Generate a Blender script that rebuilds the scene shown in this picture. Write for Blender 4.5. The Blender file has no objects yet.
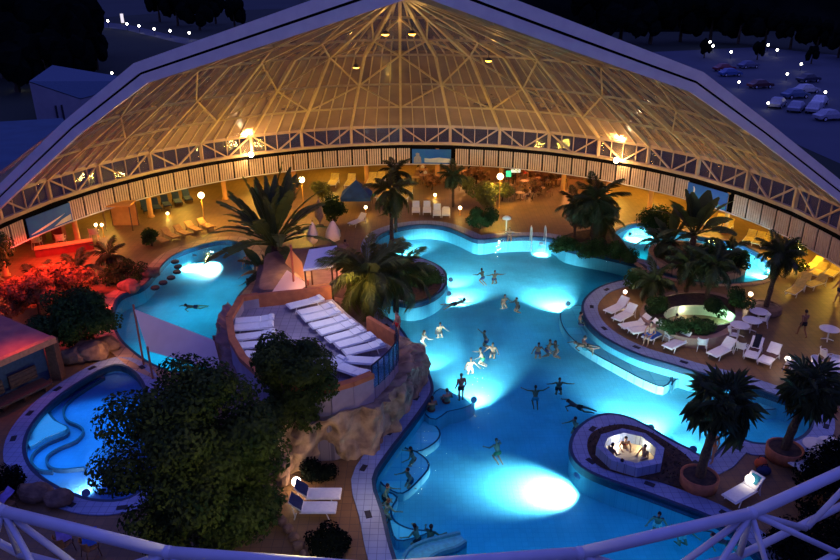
import bpy, math, random
from math import sin, cos, pi, radians, sqrt, atan2, hypot
from mathutils import Vector, Matrix, Euler, noise
from mathutils.geometry import delaunay_2d_cdt

random.seed(7)
SC = bpy.context.scene
COL = SC.collection

# ------------------------------------------------------------------ camera
F, PITCH, ROLL, CAMH = 733.0, 0.40764, -0.00585, 20.0
cd = bpy.data.cameras.new('camera')
cam = bpy.data.objects.new('camera', cd)
COL.objects.link(cam)
cd.sensor_width = 36.0
cd.lens = F / 840.0 * 36.0
cd.clip_start = 0.5
cd.clip_end = 3000.0
cam.location = (0, 0, CAMH)
cam.rotation_euler = (Matrix.Rotation(pi / 2 - PITCH, 4, 'X') @ Matrix.Rotation(ROLL, 4, 'Z')).to_euler()
SC.camera = cam


def at(px, py, z=0.0):
    """ground point (height z) that the survey photo shows at pixel px, py"""
    a, b = px - 420.0, py - 280.0
    cr, sr = cos(ROLL), sin(ROLL)
    u, v = a * cr + b * sr, -a * sr + b * cr
    c, s = cos(PITCH), sin(PITCH)
    d = (u, F * c - v * s, -F * s - v * c)
    t = (z - CAMH) / d[2]
    return Vector((d[0] * t, d[1] * t, z))


def ppm(p):
    """pixels per metre across at a point"""
    return F / (p[1] * cos(PITCH) + (CAMH - p[2]) * sin(PITCH))


# ------------------------------------------------------------------ materials
def lin(c):
    return tuple((x / 255.0 / 12.92) if x <= 10 else ((x / 255.0 + 0.055) / 1.055) ** 2.4 for x in c)


MATS = {}


def mat(name, col, rough=0.6, col2=None, scale=6.0, bump=0.0, metal=0.0, emit=None, estr=0.0, trans=0.0, spec=0.4, detail=3.0):
    if name in MATS:
        return MATS[name]
    m = bpy.data.materials.new(name)
    m.use_nodes = True
    nt = m.node_tree
    b = nt.nodes['Principled BSDF']
    out = nt.nodes['Material Output']
    b.inputs['Roughness'].default_value = rough
    b.inputs['Metallic'].default_value = metal
    b.inputs['Specular IOR Level'].default_value = spec
    c1 = (*col, 1)
    c2 = (*(col2 or tuple(x * 0.72 for x in col)), 1)
    tc = nt.nodes.new('ShaderNodeTexCoord')
    nz = nt.nodes.new('ShaderNodeTexNoise')
    nz.inputs['Scale'].default_value = scale
    nz.inputs['Detail'].default_value = detail
    nt.links.new(tc.outputs['Object'], nz.inputs['Vector'])
    rp = nt.nodes.new('ShaderNodeValToRGB')
    rp.color_ramp.elements[0].position = 0.32
    rp.color_ramp.elements[1].position = 0.68
    rp.color_ramp.elements[0].color = c2
    rp.color_ramp.elements[1].color = c1
    nt.links.new(nz.outputs['Fac'], rp.inputs['Fac'])
    nt.links.new(rp.outputs['Color'], b.inputs['Base Color'])
    if bump:
        bp = nt.nodes.new('ShaderNodeBump')
        bp.inputs['Strength'].default_value = bump
        bp.inputs['Distance'].default_value = 0.1
        nt.links.new(nz.outputs['Fac'], bp.inputs['Height'])
        nt.links.new(bp.outputs['Normal'], b.inputs['Normal'])
    if emit:
        b.inputs['Emission Color'].default_value = (*emit, 1)
        b.inputs['Emission Strength'].default_value = estr
    if trans:
        tr = nt.nodes.new('ShaderNodeBsdfTranslucent')
        nt.links.new(rp.outputs['Color'], tr.inputs['Color'])
        mx = nt.nodes.new('ShaderNodeMixShader')
        mx.inputs[0].default_value = trans
        nt.links.new(b.outputs[0], mx.inputs[1])
        nt.links.new(tr.outputs[0], mx.inputs[2])
        nt.links.new(mx.outputs[0], out.inputs['Surface'])
    MATS[name] = m
    return m


def tile_mat(name, col, grout, size, rough=0.5, var=0.8):
    """square tiles in object space"""
    m = bpy.data.materials.new(name)
    m.use_nodes = True
    nt = m.node_tree
    b = nt.nodes['Principled BSDF']
    b.inputs['Roughness'].default_value = rough
    tc = nt.nodes.new('ShaderNodeTexCoord')
    br = nt.nodes.new('ShaderNodeTexBrick')
    br.offset = 0.0
    br.inputs['Scale'].default_value = 1.0
    br.inputs['Brick Width'].default_value = size
    br.inputs['Row Height'].default_value = size
    br.inputs['Mortar Size'].default_value = size * 0.035
    br.inputs['Color1'].default_value = (*col, 1)
    br.inputs['Color2'].default_value = (*(x * var for x in col), 1)
    br.inputs['Mortar'].default_value = (*grout, 1)
    nt.links.new(tc.outputs['Object'], br.inputs['Vector'])
    nz = nt.nodes.new('ShaderNodeTexNoise')
    nz.inputs['Scale'].default_value = 0.35
    nz.inputs['Detail'].default_value = 4
    nt.links.new(tc.outputs['Object'], nz.inputs['Vector'])
    mr = nt.nodes.new('ShaderNodeMapRange')
    mr.inputs[1].default_value = 0.3
    mr.inputs[2].default_value = 0.7
    mr.inputs[3].default_value = 0.7
    mr.inputs[4].default_value = 1.15
    nt.links.new(nz.outputs['Fac'], mr.inputs[0])
    mm = nt.nodes.new('ShaderNodeVectorMath')
    mm.operation = 'SCALE'
    nt.links.new(br.outputs['Color'], mm.inputs[0])
    nt.links.new(mr.outputs[0], mm.inputs['Scale'])
    nt.links.new(mm.outputs[0], b.inputs['Base Color'])
    MATS[name] = m
    return m


def water_mat(name, tint):
    m = bpy.data.materials.new(name)
    m.use_nodes = True
    nt = m.node_tree
    nt.nodes.clear()
    out = nt.nodes.new('ShaderNodeOutputMaterial')
    tr = nt.nodes.new('ShaderNodeBsdfTransparent')
    tr.inputs['Color'].default_value = (*tint, 1)
    gl = nt.nodes.new('ShaderNodeBsdfGlossy')
    gl.inputs['Roughness'].default_value = 0.06
    gl.inputs['Color'].default_value = (0.42, 0.52, 0.62, 1)
    fr = nt.nodes.new('ShaderNodeFresnel')
    fr.inputs['IOR'].default_value = 1.33
    tc = nt.nodes.new('ShaderNodeTexCoord')
    nz = nt.nodes.new('ShaderNodeTexNoise')
    nz.inputs['Scale'].default_value = 1.6
    nz.inputs['Detail'].default_value = 3
    nt.links.new(tc.outputs['Object'], nz.inputs['Vector'])
    bp = nt.nodes.new('ShaderNodeBump')
    bp.inputs['Strength'].default_value = 0.35
    bp.inputs['Distance'].default_value = 0.12
    nt.links.new(nz.outputs['Fac'], bp.inputs['Height'])
    nt.links.new(bp.outputs['Normal'], gl.inputs['Normal'])
    nt.links.new(bp.outputs['Normal'], fr.inputs['Normal'])
    mx = nt.nodes.new('ShaderNodeMixShader')
    nt.links.new(fr.outputs[0], mx.inputs[0])
    nt.links.new(tr.outputs[0], mx.inputs[1])
    nt.links.new(gl.outputs[0], mx.inputs[2])
    nt.links.new(mx.outputs[0], out.inputs['Surface'])
    MATS[name] = m
    return m


def glazing_mat(name, col, clear, rough=0.25):
    m = bpy.data.materials.new(name)
    m.use_nodes = True
    nt = m.node_tree
    nt.nodes.clear()
    out = nt.nodes.new('ShaderNodeOutputMaterial')
    tr = nt.nodes.new('ShaderNodeBsdfTransparent')
    tr.inputs['Color'].default_value = (0.75, 0.85, 1.0, 1)
    pb = nt.nodes.new('ShaderNodeBsdfPrincipled')
    pb.inputs['Roughness'].default_value = rough
    tc = nt.nodes.new('ShaderNodeTexCoord')
    nz = nt.nodes.new('ShaderNodeTexNoise')
    nz.inputs['Scale'].default_value = 0.35
    nz.inputs['Detail'].default_value = 3
    nt.links.new(tc.outputs['Object'], nz.inputs['Vector'])
    rp = nt.nodes.new('ShaderNodeValToRGB')
    rp.color_ramp.elements[0].position = 0.35
    rp.color_ramp.elements[1].position = 0.66
    rp.color_ramp.elements[0].color = (*(x * 0.70 for x in col), 1)
    rp.color_ramp.elements[1].color = (*col, 1)
    nt.links.new(nz.outputs['Fac'], rp.inputs['Fac'])
    nt.links.new(rp.outputs['Color'], pb.inputs['Base Color'])
    bp = nt.nodes.new('ShaderNodeBump')
    bp.inputs['Strength'].default_value = 0.35
    bp.inputs['Distance'].default_value = 0.3
    nt.links.new(nz.outputs['Fac'], bp.inputs['Height'])
    nt.links.new(bp.outputs['Normal'], pb.inputs['Normal'])
    mx = nt.nodes.new('ShaderNodeMixShader')
    mx.inputs[0].default_value = clear
    nt.links.new(pb.outputs[0], mx.inputs[1])
    nt.links.new(tr.outputs[0], mx.inputs[2])
    nt.links.new(mx.outputs[0], out.inputs['Surface'])
    MATS[name] = m
    return m


# ------------------------------------------------------------------ mesh builder
class MB:
    def __init__(s):
        s.v, s.f, s.m = [], [], []

    def add(s, vs, fs, mi=0):
        o = len(s.v)
        s.v.extend([tuple(p) for p in vs])
        s.f.extend([tuple(i + o for i in q) for q in fs])
        s.m.extend([mi] * len(fs))
        return s

    def box(s, c, d, rz=0.0, mi=0, M=None):
        x, y, z = d[0] / 2, d[1] / 2, d[2] / 2
        R = M or Matrix.Rotation(rz, 3, 'Z')
        c = Vector(c)
        vs = [c + R @ Vector((a * x, b * y, e * z)) for a in (-1, 1) for b in (-1, 1) for e in (-1, 1)]
        return s.add(vs, [(0, 1, 3, 2), (4, 6, 7, 5), (0, 4, 5, 1), (2, 3, 7, 6), (0, 2, 6, 4), (1, 5, 7, 3)], mi)

    def bbox(s, c, d, bv=0.03, rz=0.0, mi=0):
        """box with chamfered edges (all around)"""
        x, y, z = d[0] / 2, d[1] / 2, d[2] / 2
        b = min(bv, x * .9, y * .9, z * .9)
        c = Vector(c)
        R = Matrix.Rotation(rz, 3, 'Z')
        rings = []
        for zz, ins in ((-z, b), (-z + b, 0), (z - b, 0), (z, b)):
            X, Y = x - ins, y - ins
            k = b * .6
            rings.append([(-X + k, -Y), (X - k, -Y), (X, -Y + k), (X, Y - k), (X - k, Y), (-X + k, Y), (-X, Y - k), (-X, -Y + k)])
        vs, fs = [], []
        for r, zz in zip(rings, (-z, -z + b, z - b, z)):
            vs += [c + R @ Vector((p[0], p[1], zz)) for p in r]
        for i in range(3):
            for j in range(8):
                fs.append((i * 8 + j, i * 8 + (j + 1) % 8, i * 8 + 8 + (j + 1) % 8, i * 8 + 8 + j))
        fs.append(tuple(range(7, -1, -1)))
        fs.append(tuple(range(24, 32)))
        return s.add(vs, fs, mi)

    def bar(s, p0, p1, w, h=None, up=(0, 0, 1), mi=0):
        p0, p1 = Vector(p0), Vector(p1)
        h = h or w
        d = (p1 - p0)
        L = d.length
        if L < 1e-6:
            return s
        d = d / L
        u = Vector(up)
        if abs(d.dot(u)) > .99:
            u = Vector((1, 0, 0))
        a = d.cross(u).normalized()
        b = a.cross(d).normalized()
        vs = []
        for p in (p0, p1):
            for i, j in ((-1, -1), (1, -1), (1, 1), (-1, 1)):
                vs.append(p + a * (i * w / 2) + b * (j * h / 2))
        return s.add(vs, [(3, 2, 1, 0), (4, 5, 6, 7), (0, 1, 5, 4), (1, 2, 6, 5), (2, 3, 7, 6), (3, 0, 4, 7)], mi)

    def tube(s, pts, r, n=8, mi=0, closed=False):
        pts = [Vector(p) for p in pts]
        N = len(pts)
        rr = r if isinstance(r, (list, tuple)) else [r] * N
        vs, fs = [], []
        prev = None
        for i, p in enumerate(pts):
            if closed:
                d = pts[(i + 1) % N] - pts[i - 1]
            else:
                d = pts[min(i + 1, N - 1)] - pts[max(i - 1, 0)]
            d.normalize()
            if prev is None:
                u = Vector((0, 0, 1)) if abs(d.z) < .9 else Vector((1, 0, 0))
                a = d.cross(u).normalized()
            else:
                a = (prev - d * prev.dot(d)).normalized()
            prev = a
            b = d.cross(a)
            for k in range(n):
                t = 2 * pi * k / n
                vs.append(p + (a * cos(t) + b * sin(t)) * rr[i])
        segs = N if closed else N - 1
        for i in range(segs):
            j = (i + 1) % N
            for k in range(n):
                fs.append((i * n + k, i * n + (k + 1) % n, j * n + (k + 1) % n, j * n + k))
        if not closed:
            fs.append(tuple(range(n - 1, -1, -1)))
            fs.append(tuple(range((N - 1) * n, N * n)))
        return s.add(vs, fs, mi)

    def lathe(s, prof, n=20, c=(0, 0, 0), mi=0, sx=1.0, sy=1.0, cap=True):
        vs, fs = [], []
        for r, z in prof:
            for k in range(n):
                t = 2 * pi * k / n
                vs.append((c[0] + r * cos(t) * sx, c[1] + r * sin(t) * sy, c[2] + z))
        for i in range(len(prof) - 1):
            for k in range(n):
                fs.append((i * n + k, i * n + (k + 1) % n, (i + 1) * n + (k + 1) % n, (i + 1) * n + k))
        if cap:
            fs.append(tuple(range(n - 1, -1, -1)))
            fs.append(tuple(range((len(prof) - 1) * n, len(prof) * n)))
        return s.add(vs, fs, mi)

    def ell(s, c, r, nu=12, nv=8, mi=0, M=None):
        vs, fs = [], []
        c = Vector(c)
        vs.append(Vector((0, 0, -r[2])))
        for i in range(1, nv):
            t = -pi / 2 + pi * i / nv
            for k in range(nu):
                a = 2 * pi * k / nu
                vs.append(Vector((cos(t) * cos(a) * r[0], cos(t) * sin(a) * r[1], sin(t) * r[2])))
        vs.append(Vector((0, 0, r[2])))
        for k in range(nu):
            fs.append((0, 1 + (k + 1) % nu, 1 + k))
            e = len(vs) - 1
            o = 1 + (nv - 2) * nu
            fs.append((e, o + k, o + (k + 1) % nu))
        for i in range(nv - 2):
            for k in range(nu):
                o = 1 + i * nu
                fs.append((o + k, o + (k + 1) % nu, o + nu + (k + 1) % nu, o + nu + k))
        if M:
            vs = [M @ p for p in vs]
        return s.add([p + c for p in vs], fs, mi)

    def prism(s, poly, z0, z1, mi=0, bottom=True):
        n = len(poly)
        vs = [(p[0], p[1], z0) for p in poly] + [(p[0], p[1], z1) for p in poly]
        a = sum(poly[i][0] * poly[(i + 1) % n][1] - poly[(i + 1) % n][0] * poly[i][1] for i in range(n))
        idx = list(range(n)) if a > 0 else list(range(n - 1, -1, -1))
        fs = [tuple(n + i for i in idx)]
        if bottom:
            fs.append(tuple(reversed(idx)))
        for q in range(n):
            i, j = idx[q], idx[(q + 1) % n]
            fs.append((i, j, n + j, n + i))
        return s.add(vs, fs, mi)

    def strip(s, A, B, mi=0, closed=False):
        n = len(A)
        o = list(A) + list(B)
        fs = [(i, (i + 1) % n, n + (i + 1) % n, n + i) for i in range(n if closed else n - 1)]
        return s.add(o, fs, mi)

    def mesh(s, name, mats, smooth=False):
        me = bpy.data.meshes.new(name)
        me.from_pydata(s.v, [], s.f)
        for m in (mats if isinstance(mats, (list, tuple)) else [mats]):
            me.materials.append(m)
        if any(s.m):
            me.polygons.foreach_set('material_index', s.m)
        if smooth:
            me.polygons.foreach_set('use_smooth', [True] * len(s.f))
        me.update()
        return me

    def build(s, name, mats, parent=None, smooth=False, loc=None):
        o = bpy.data.objects.new(name, s.mesh(name, mats, smooth))
        COL.objects.link(o)
        if parent is not None:
            o.parent = parent
        if loc is not None:
            o.location = loc
        return o


def tag(o, label=None, cat=None, group=None, kind=None):
    if label:
        o['label'] = label
    if cat:
        o['category'] = cat
    if group:
        o['group'] = group
    if kind:
        o['kind'] = kind
    return o


def thing(name, label, cat, loc=(0, 0, 0), rz=0.0, group=None, kind=None):
    o = bpy.data.objects.new(name, None)
    o.empty_display_size = 0.3
    COL.objects.link(o)
    o.location = loc
    o.rotation_euler = (0, 0, rz)
    return tag(o, label, cat, group, kind)


def dup(root, loc, rz=0.0, label=None, group=None, scale=None):
    """a copy of a thing with copies of its parts and sub-parts"""
    r = root.copy()
    COL.objects.link(r)
    r.location = loc
    r.rotation_euler = (0, 0, rz)
    if scale:
        r.scale = (scale,) * 3
    if label:
        r['label'] = label
    if group:
        r['group'] = group
    for ch in list(root.children):
        c = ch.copy()
        COL.objects.link(c)
        c.parent = r
        for g in ch.children:
            d = g.copy()
            COL.objects.link(d)
            d.parent = c
    return r


def part(name, me, parent, loc=(0, 0, 0), rot=None):
    o = bpy.data.objects.new(name, me)
    COL.objects.link(o)
    o.parent = parent
    o.location = loc
    if rot is not None:
        o.rotation_euler = rot
    return o


class Kind:
    """first call moves the prototype itself, later calls copy it"""
    def __init__(s, root):
        s.root, s.used = root, False

    def put(s, loc, rz, label, group=None, scale=None):
        if not s.used:
            s.used = True
            r = s.root
            r.location = loc
            r.rotation_euler = (0, 0, rz)
            r['label'] = label
            if group:
                r['group'] = group
            if scale:
                r.scale = (scale,) * 3
            s.keep = [c for c in r.children]
            return r
        r = dup(s.root, loc, rz, label, group, scale or 1.0)
        if not group and 'group' in r:
            del r['group']
        return r


def lamp(name, loc, col, watt, radius=0.1, parent=None, kind='POINT', aim=None, size=None, blend=1.0):
    l = bpy.data.lights.new(name, kind)
    l.color = col
    l.energy = watt
    if kind == 'AREA':
        l.shape = 'DISK'
        l.size = size or 1.0
    else:
        l.shadow_soft_size = radius
    if kind == 'SPOT':
        l.spot_size = size or 1.6
        l.spot_blend = blend
    o = bpy.data.objects.new(name, l)
    COL.objects.link(o)
    o.location = loc
    if aim is not None:
        o.rotation_euler = (Vector(aim) - Vector(loc)).to_track_quat('-Z', 'Y').to_euler()
    if name in ('dome_fill', 'red_glow', 'flood', 'soft_fill', 'tree_fill'):
        o.visible_glossy = False     # these lights stay out of the water's mirror
    if parent is not None:
        o.parent = parent
    return o


def smooth_closed(pts, per=6):
    n = len(pts)
    out = []
    for i in range(n):
        p0, p1, p2, p3 = pts[i - 1], pts[i], pts[(i + 1) % n], pts[(i + 2) % n]
        for k in range(per):
            t = k / per
            out.append(tuple(0.5 * ((2 * b) + (-a + c) * t + (2 * a - 5 * b + 4 * c - d) * t * t + (-a + 3 * b - 3 * c + d) * t ** 3)
                             for a, b, c, d in zip(p0, p1, p2, p3)))
    return out


def smooth_open(pts, per=6):
    P = [tuple(2 * a - b for a, b in zip(pts[0], pts[1]))] + list(pts) + [tuple(2 * a - b for a, b in zip(pts[-1], pts[-2]))]
    out = []
    for i in range(1, len(P) - 2):
        p0, p1, p2, p3 = P[i - 1], P[i], P[i + 1], P[i + 2]
        for k in range(per):
            t = k / per
            out.append(tuple(0.5 * ((2 * b) + (-a + c) * t + (2 * a - 5 * b + 4 * c - d) * t * t + (-a + 3 * b - 3 * c + d) * t ** 3)
                             for a, b, c, d in zip(p0, p1, p2, p3)))
    out.append(tuple(pts[-1]))
    return out


def px_poly(lst, z=0.0, per=5, closed=True):
    P = [tuple(at(x, y, z)[:2]) for x, y in lst]
    if per <= 1:
        return P
    return smooth_closed(P, per) if closed else smooth_open(P, per)


def area2(P):
    return sum(P[i - 1][0] * P[i][1] - P[i][0] * P[i - 1][1] for i in range(len(P)))


def ccw(P):
    return P if area2(P) > 0 else P[::-1]


def offset(P, w):
    """offset a ccw closed polygon outward"""
    n = len(P)
    out = []
    for i in range(n):
        a, b, c = Vector(P[i - 1]), Vector(P[i]), Vector(P[(i + 1) % n])
        d1 = (b - a).normalized()
        d2 = (c - b).normalized()
        n1, n2 = Vector((d1.y, -d1.x)), Vector((d2.y, -d2.x))
        m = (n1 + n2)
        if m.length < 1e-3:
            m = n1
        m.normalize()
        k = w / max(0.6, m.dot(n1))
        out.append(tuple(b + m * k))
    return out


def inside(p, P):
    x, y = p
    r = False
    j = len(P) - 1
    for i in range(len(P)):
        xi, yi = P[i]
        xj, yj = P[j]
        if (yi > y) != (yj > y) and x < (xj - xi) * (y - yi) / (yj - yi) + xi:
            r = not r
        j = i
    return r


# palette
WHITE = mat('white_plastic', (0.80, 0.80, 0.80), 0.45, (0.72, 0.72, 0.72))
SLING = mat('white_sling', (0.78, 0.78, 0.80), 0.7, (0.70, 0.70, 0.73), 9)
STEEL = mat('cream_painted_steel', (0.40, 0.30, 0.24), 0.5, (0.33, 0.25, 0.20), 2)
VSTEEL = mat('grey_white_painted_steel', (0.62, 0.60, 0.68), 0.45, (0.54, 0.52, 0.62), 1.5)
BLACK = mat('black_rubber', (0.006, 0.006, 0.008), 0.9, spec=0.0)
DARK = mat('dark_drain', (0.02, 0.022, 0.035), 0.6)
BARK = mat('bark', (0.10, 0.065, 0.04), 0.9, (0.045, 0.03, 0.02), 9, 0.5)
LEAF = mat('dark_leaf', (0.040, 0.085, 0.024), 0.75, (0.014, 0.036, 0.010), 1.4, trans=0.25, spec=.1)
LEAF2 = mat('olive_leaf', (0.17, 0.17, 0.042), 0.5, (0.07, 0.085, 0.024), 2.0, trans=0.3)
PALM = mat('palm_frond', (0.095, 0.130, 0.040), 0.5, (0.045, 0.072, 0.025), 2.0, trans=0.25)
PALMD = mat('dark_palm_frond', (0.070, 0.095, 0.034), 0.6, (0.030, 0.046, 0.018), 2.0, trans=0.2)
TERRA = mat('terracotta', (0.42, 0.15, 0.07), 0.75, (0.28, 0.10, 0.05), 4, 0.2)
ROCK = mat('artificial_rock', (0.50, 0.35, 0.22), 0.9, (0.16, 0.10, 0.07), 1.6, 1.0, detail=9)
ROCKD = mat('brown_stone', (0.24, 0.15, 0.10), 0.9, (0.10, 0.06, 0.05), 2.5, 0.7, detail=6)
SOIL = mat('planter_soil', (0.07, 0.045, 0.03), 0.95, (0.03, 0.022, 0.018), 5, 0.6)
WOODD = mat('dark_wood', (0.12, 0.06, 0.035), 0.6, (0.07, 0.035, 0.02), 8)
WOOD = mat('brown_wood', (0.30, 0.15, 0.07), 0.6, (0.20, 0.10, 0.05), 8)
SKIN = [mat('skin_light', (0.42, 0.23, 0.15), 0.55, (0.36, 0.19, 0.12), 8), mat('skin_tan', (0.24, 0.115, 0.07), 0.55, (0.20, 0.095, 0.055), 8)]
HAIR = [mat('hair_dark', (0.018, 0.012, 0.010), 0.6), mat('hair_brown', (0.07, 0.04, 0.022), 0.6)]
EYE = mat('eye_dark', (0.01, 0.01, 0.012), 0.3)
CLOTH = {k: mat('cloth_' + k, c, 0.8) for k, c in dict(red=(0.55, 0.03, 0.03), navy=(0.02, 0.03, 0.10), black=(0.012, 0.012, 0.015),
         white=(0.75, 0.75, 0.75), green=(0.03, 0.25, 0.10), blue=(0.04, 0.12, 0.55), pink=(0.65, 0.20, 0.25), orange=(0.7, 0.22, 0.05),
         brown=(0.10, 0.045, 0.03), violet=(0.25, 0.18, 0.55), teal=(0.02, 0.25, 0.35)).items()}
YELLOW = mat('yellow_lit_cushion', (0.80, 0.58, 0.14), 0.7)  # yellow lamp light put into the cushion colour
TANC = mat('tan_sling', (0.42, 0.22, 0.09), 0.7)
BLUEC = mat('navy_sling', (0.02, 0.05, 0.16), 0.7)
WARM = (1.0, 0.58, 0.06)
GLOBE = mat('lit_globe', (1, 0.9, 0.7), 0.3, emit=(1.0, 0.80, 0.42), estr=9.0)
GLOBEW = mat('lit_white_globe', (1, 0.95, 0.9), 0.3, emit=(1.0, 0.90, 0.75), estr=4.0)
# ------------------------------------------------------------------ world and dusk light
w = bpy.data.worlds.new('dusk')
w.use_nodes = True
SC.world = w
nt = w.node_tree
bg = nt.nodes['Background']
tc = nt.nodes.new('ShaderNodeTexCoord')
sx = nt.nodes.new('ShaderNodeSeparateXYZ')
rp = nt.nodes.new('ShaderNodeValToRGB')
rp.color_ramp.elements[0].position = 0.0
rp.color_ramp.elements[0].color = (0.018, 0.026, 0.085, 1)
rp.color_ramp.elements[1].position = 0.45
rp.color_ramp.elements[1].color = (0.105, 0.125, 0.60, 1)
nt.links.new(tc.outputs['Generated'], sx.inputs[0])
nt.links.new(sx.outputs['Z'], rp.inputs['Fac'])
nt.links.new(rp.outputs['Color'], bg.inputs['Color'])
bg.inputs['Strength'].default_value = 1.0
SC.view_settings.view_transform = 'Standard'
SC.view_settings.look = 'None'
SC.view_settings.exposure = 0.0
try:
    SC.cycles.use_denoising = True
    SC.cycles.denoiser = 'OPENIMAGEDENOISE'
    SC.cycles.max_bounces = 6
    SC.cycles.diffuse_bounces = 3
    SC.cycles.glossy_bounces = 2
    SC.cycles.transparent_max_bounces = 12
    SC.cycles.sample_clamp_indirect = 6.0
    SC.cycles.caustics_reflective = False
    SC.cycles.caustics_refractive = False
except Exception:
    pass

CX, CY, R0 = -1.0, 42.7, 28.2
ZT, ZB = 5.6, 3.93            # top and bottom chord of the ring truss
NB = 37
PH = radians(-1.57)


def pol(th, r, z):
    return Vector((CX + r * sin(th), CY + r * cos(th), z))


def node(k):
    return PH + k * 2 * pi / NB


# ------------------------------------------------------------------ pools: outlines
MAIN = [(373, 250), (378, 238), (392, 231), (410, 227), (430, 226), (448, 229), (463, 235), (478, 241), (500, 239), (530, 238), (553, 240),
        (566, 249), (600, 256), (630, 263), (645, 268), (640, 278), (617, 283), (599, 289), (587, 298), (582, 308), (585, 320), (595, 332), (612, 344),
        (640, 357), (670, 366), (700, 375), (735, 384), (765, 394), (785, 401), (800, 406), (811, 416), (810, 430), (798, 441), (775, 446),
        (752, 445), (734, 439), (722, 449), (708, 461), (690, 452), (668, 441), (650, 430), (630, 420), (610, 416), (592, 420), (577, 431),
        (570, 446), (573, 460), (585, 472), (610, 483), (645, 495), (680, 508), (708, 519), (735, 535), (760, 560), (780, 590), (760, 625),
        (690, 650), (520, 650), (430, 625), (406, 590), (391, 549), (383, 515), (374, 482), (388, 456), (408, 430), (424, 408), (432, 394),
        (431, 382), (424, 366), (412, 348), (400, 330), (385, 318), (372, 305), (392, 303), (414, 305), (434, 298), (446, 286), (444, 272), (430, 263),
        (412, 258), (395, 258), (380, 257)]
LEFTP = [(120, 298), (143, 288), (158, 272), (172, 258), (190, 250), (215, 243), (236, 243), (250, 254), (255, 268), (250, 284), (238, 299),
         (230, 318), (226, 340), (224, 358), (210, 376), (180, 376), (152, 366), (132, 352), (119, 338), (113, 318)]
KID = [(115, 367), (82, 383), (53, 404), (32, 428), (25, 450), (32, 470), (50, 485), (75, 497), (100, 503), (130, 500), (152, 480), (158, 450),
       (152, 410), (138, 378)]
STREAM = [(612, 240), (622, 229), (640, 225), (665, 228), (700, 238), (735, 245), (760, 256), (772, 270), (764, 281), (735, 285), (705, 284), (675, 280),
          (650, 272), (632, 258)]
ISLE = [(648, 252), (662, 242), (690, 243), (722, 250), (744, 259), (745, 270), (725, 276), (695, 274), (668, 268)]
POLY = {}
for k, l, per in (('main', MAIN, 3), ('left', LEFTP, 4), ('kid', KID, 4), ('stream', STREAM, 4), ('isle', ISLE, 4)):
    POLY[k] = ccw(px_poly(l, -0.1 if k != 'isle' else 0.3, per))

DECK = tile_mat('deck_tiles', (0.20, 0.110, 0.045), (0.10, 0.06, 0.035), 0.40)
KERB = tile_mat('kerb_tiles', (0.22, 0.29, 0.52), (0.09, 0.12, 0.26), 0.33, 0.45, 0.9)
KERBW = tile_mat('warm_kerb_stone', (0.42, 0.27, 0.19), (0.16, 0.10, 0.08), 0.8, 0.6, 0.7)
POOLF = tile_mat('pool_tiles', (0.10, 0.44, 0.60), (0.05, 0.36, 0.52), 0.25, 0.5, 0.92)
LEDGE = tile_mat('ledge_tiles', (0.26, 0.66, 0.80), (0.12, 0.46, 0.64), 0.9, 0.5, 0.78)
KIDF = tile_mat('kid_pool_tiles', (0.06, 0.22, 0.55), (0.05, 0.19, 0.48), 0.25, 0.5, 0.92)
WATER = water_mat('water', (0.46, 0.85, 0.95))
WATERK = water_mat('shallow_water', (0.72, 0.86, 0.97))
EDGE = mat('dark_blue_edge', (0.012, 0.045, 0.11), 0.5)

# deck with holes for the basins
outer = [tuple(pol(2 * pi * i / 96, 36.6, 0)[:2]) for i in range(96)]
holes = [POLY['main'], POLY['left'], POLY['kid'], POLY['stream']]
vv, ee = [], []
for P in [outer] + holes:
    o = len(vv)
    vv += [Vector(p) for p in P]
    ee += [(o + i, o + (i + 1) % len(P)) for i in range(len(P))]
res = delaunay_2d_cdt(vv, ee, [], 0, 1e-5)
mb = MB()
fs = []
for t in res[2]:
    c = sum((res[0][i] for i in t), Vector((0, 0))) / len(t)
    if inside(c, outer) and not any(inside(c, h) for h in holes):
        fs.append(tuple(t))
mb.add([(p.x, p.y, 0) for p in res[0]], fs)
tag(mb.build('floor', DECK), 'brown tiled pool deck around all the basins under the dome', 'floor', kind='structure')


def basin(name, P, depth, m, label, water, wl, zw=-0.04):
    b = MB()
    n = len(P)
    b.add([(p[0], p[1], -depth) for p in P], [tuple(range(n))])
    b.strip([(p[0], p[1], 0.0) for p in P], [(p[0], p[1], -depth) for p in P], closed=True)
    tag(b.build(name, m), label, 'pool basin', kind='structure')
    q = MB()
    P2 = offset(P, 0.02)
    q.add([(p[0], p[1], zw) for p in P2], [tuple(range(n))])
    return tag(q.build(name.replace('basin', 'water'), water), wl, 'water', kind='structure')


def kerb(name, P, w, m, label, lip=True, slots=0.0, hgt=0.05):
    A0 = offset(P, -0.06)
    B = offset(P, w)
    z = hgt
    b = MB()
    b.strip([(p[0], p[1], -0.32) for p in A0], [(p[0], p[1], z) for p in A0], closed=True, mi=1)
    C = offset(P, 0.10)
    b.strip([(p[0], p[1], z) for p in A0], [(p[0], p[1], z) for p in C], closed=True, mi=1)
    b.strip([(p[0], p[1], z) for p in C], [(p[0], p[1], z + .004) for p in B], closed=True)
    b.strip([(p[0], p[1], z + .004) for p in B], [(p[0], p[1], -0.01) for p in B], closed=True)
    o = b.build(name, [m, EDGE if lip else m])
    tag(o, label, 'pool kerb', kind='structure')
    if slots:
        M_ = offset(P, w * 0.62)
        acc = 0.0
        for i in range(len(M_)):
            a, c = Vector(M_[i - 1]), Vector(M_[i])
            acc += (c - a).length
            if acc > slots:
                acc = 0.0
                if c.y < 15 or c.y > 48:
                    continue
                d = c - a
                MB().box((c.x, c.y, z + .012), (0.42, 0.24, 0.02), atan2(d.y, d.x)).build('drain_grate', DARK, o)
    return o


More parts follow.
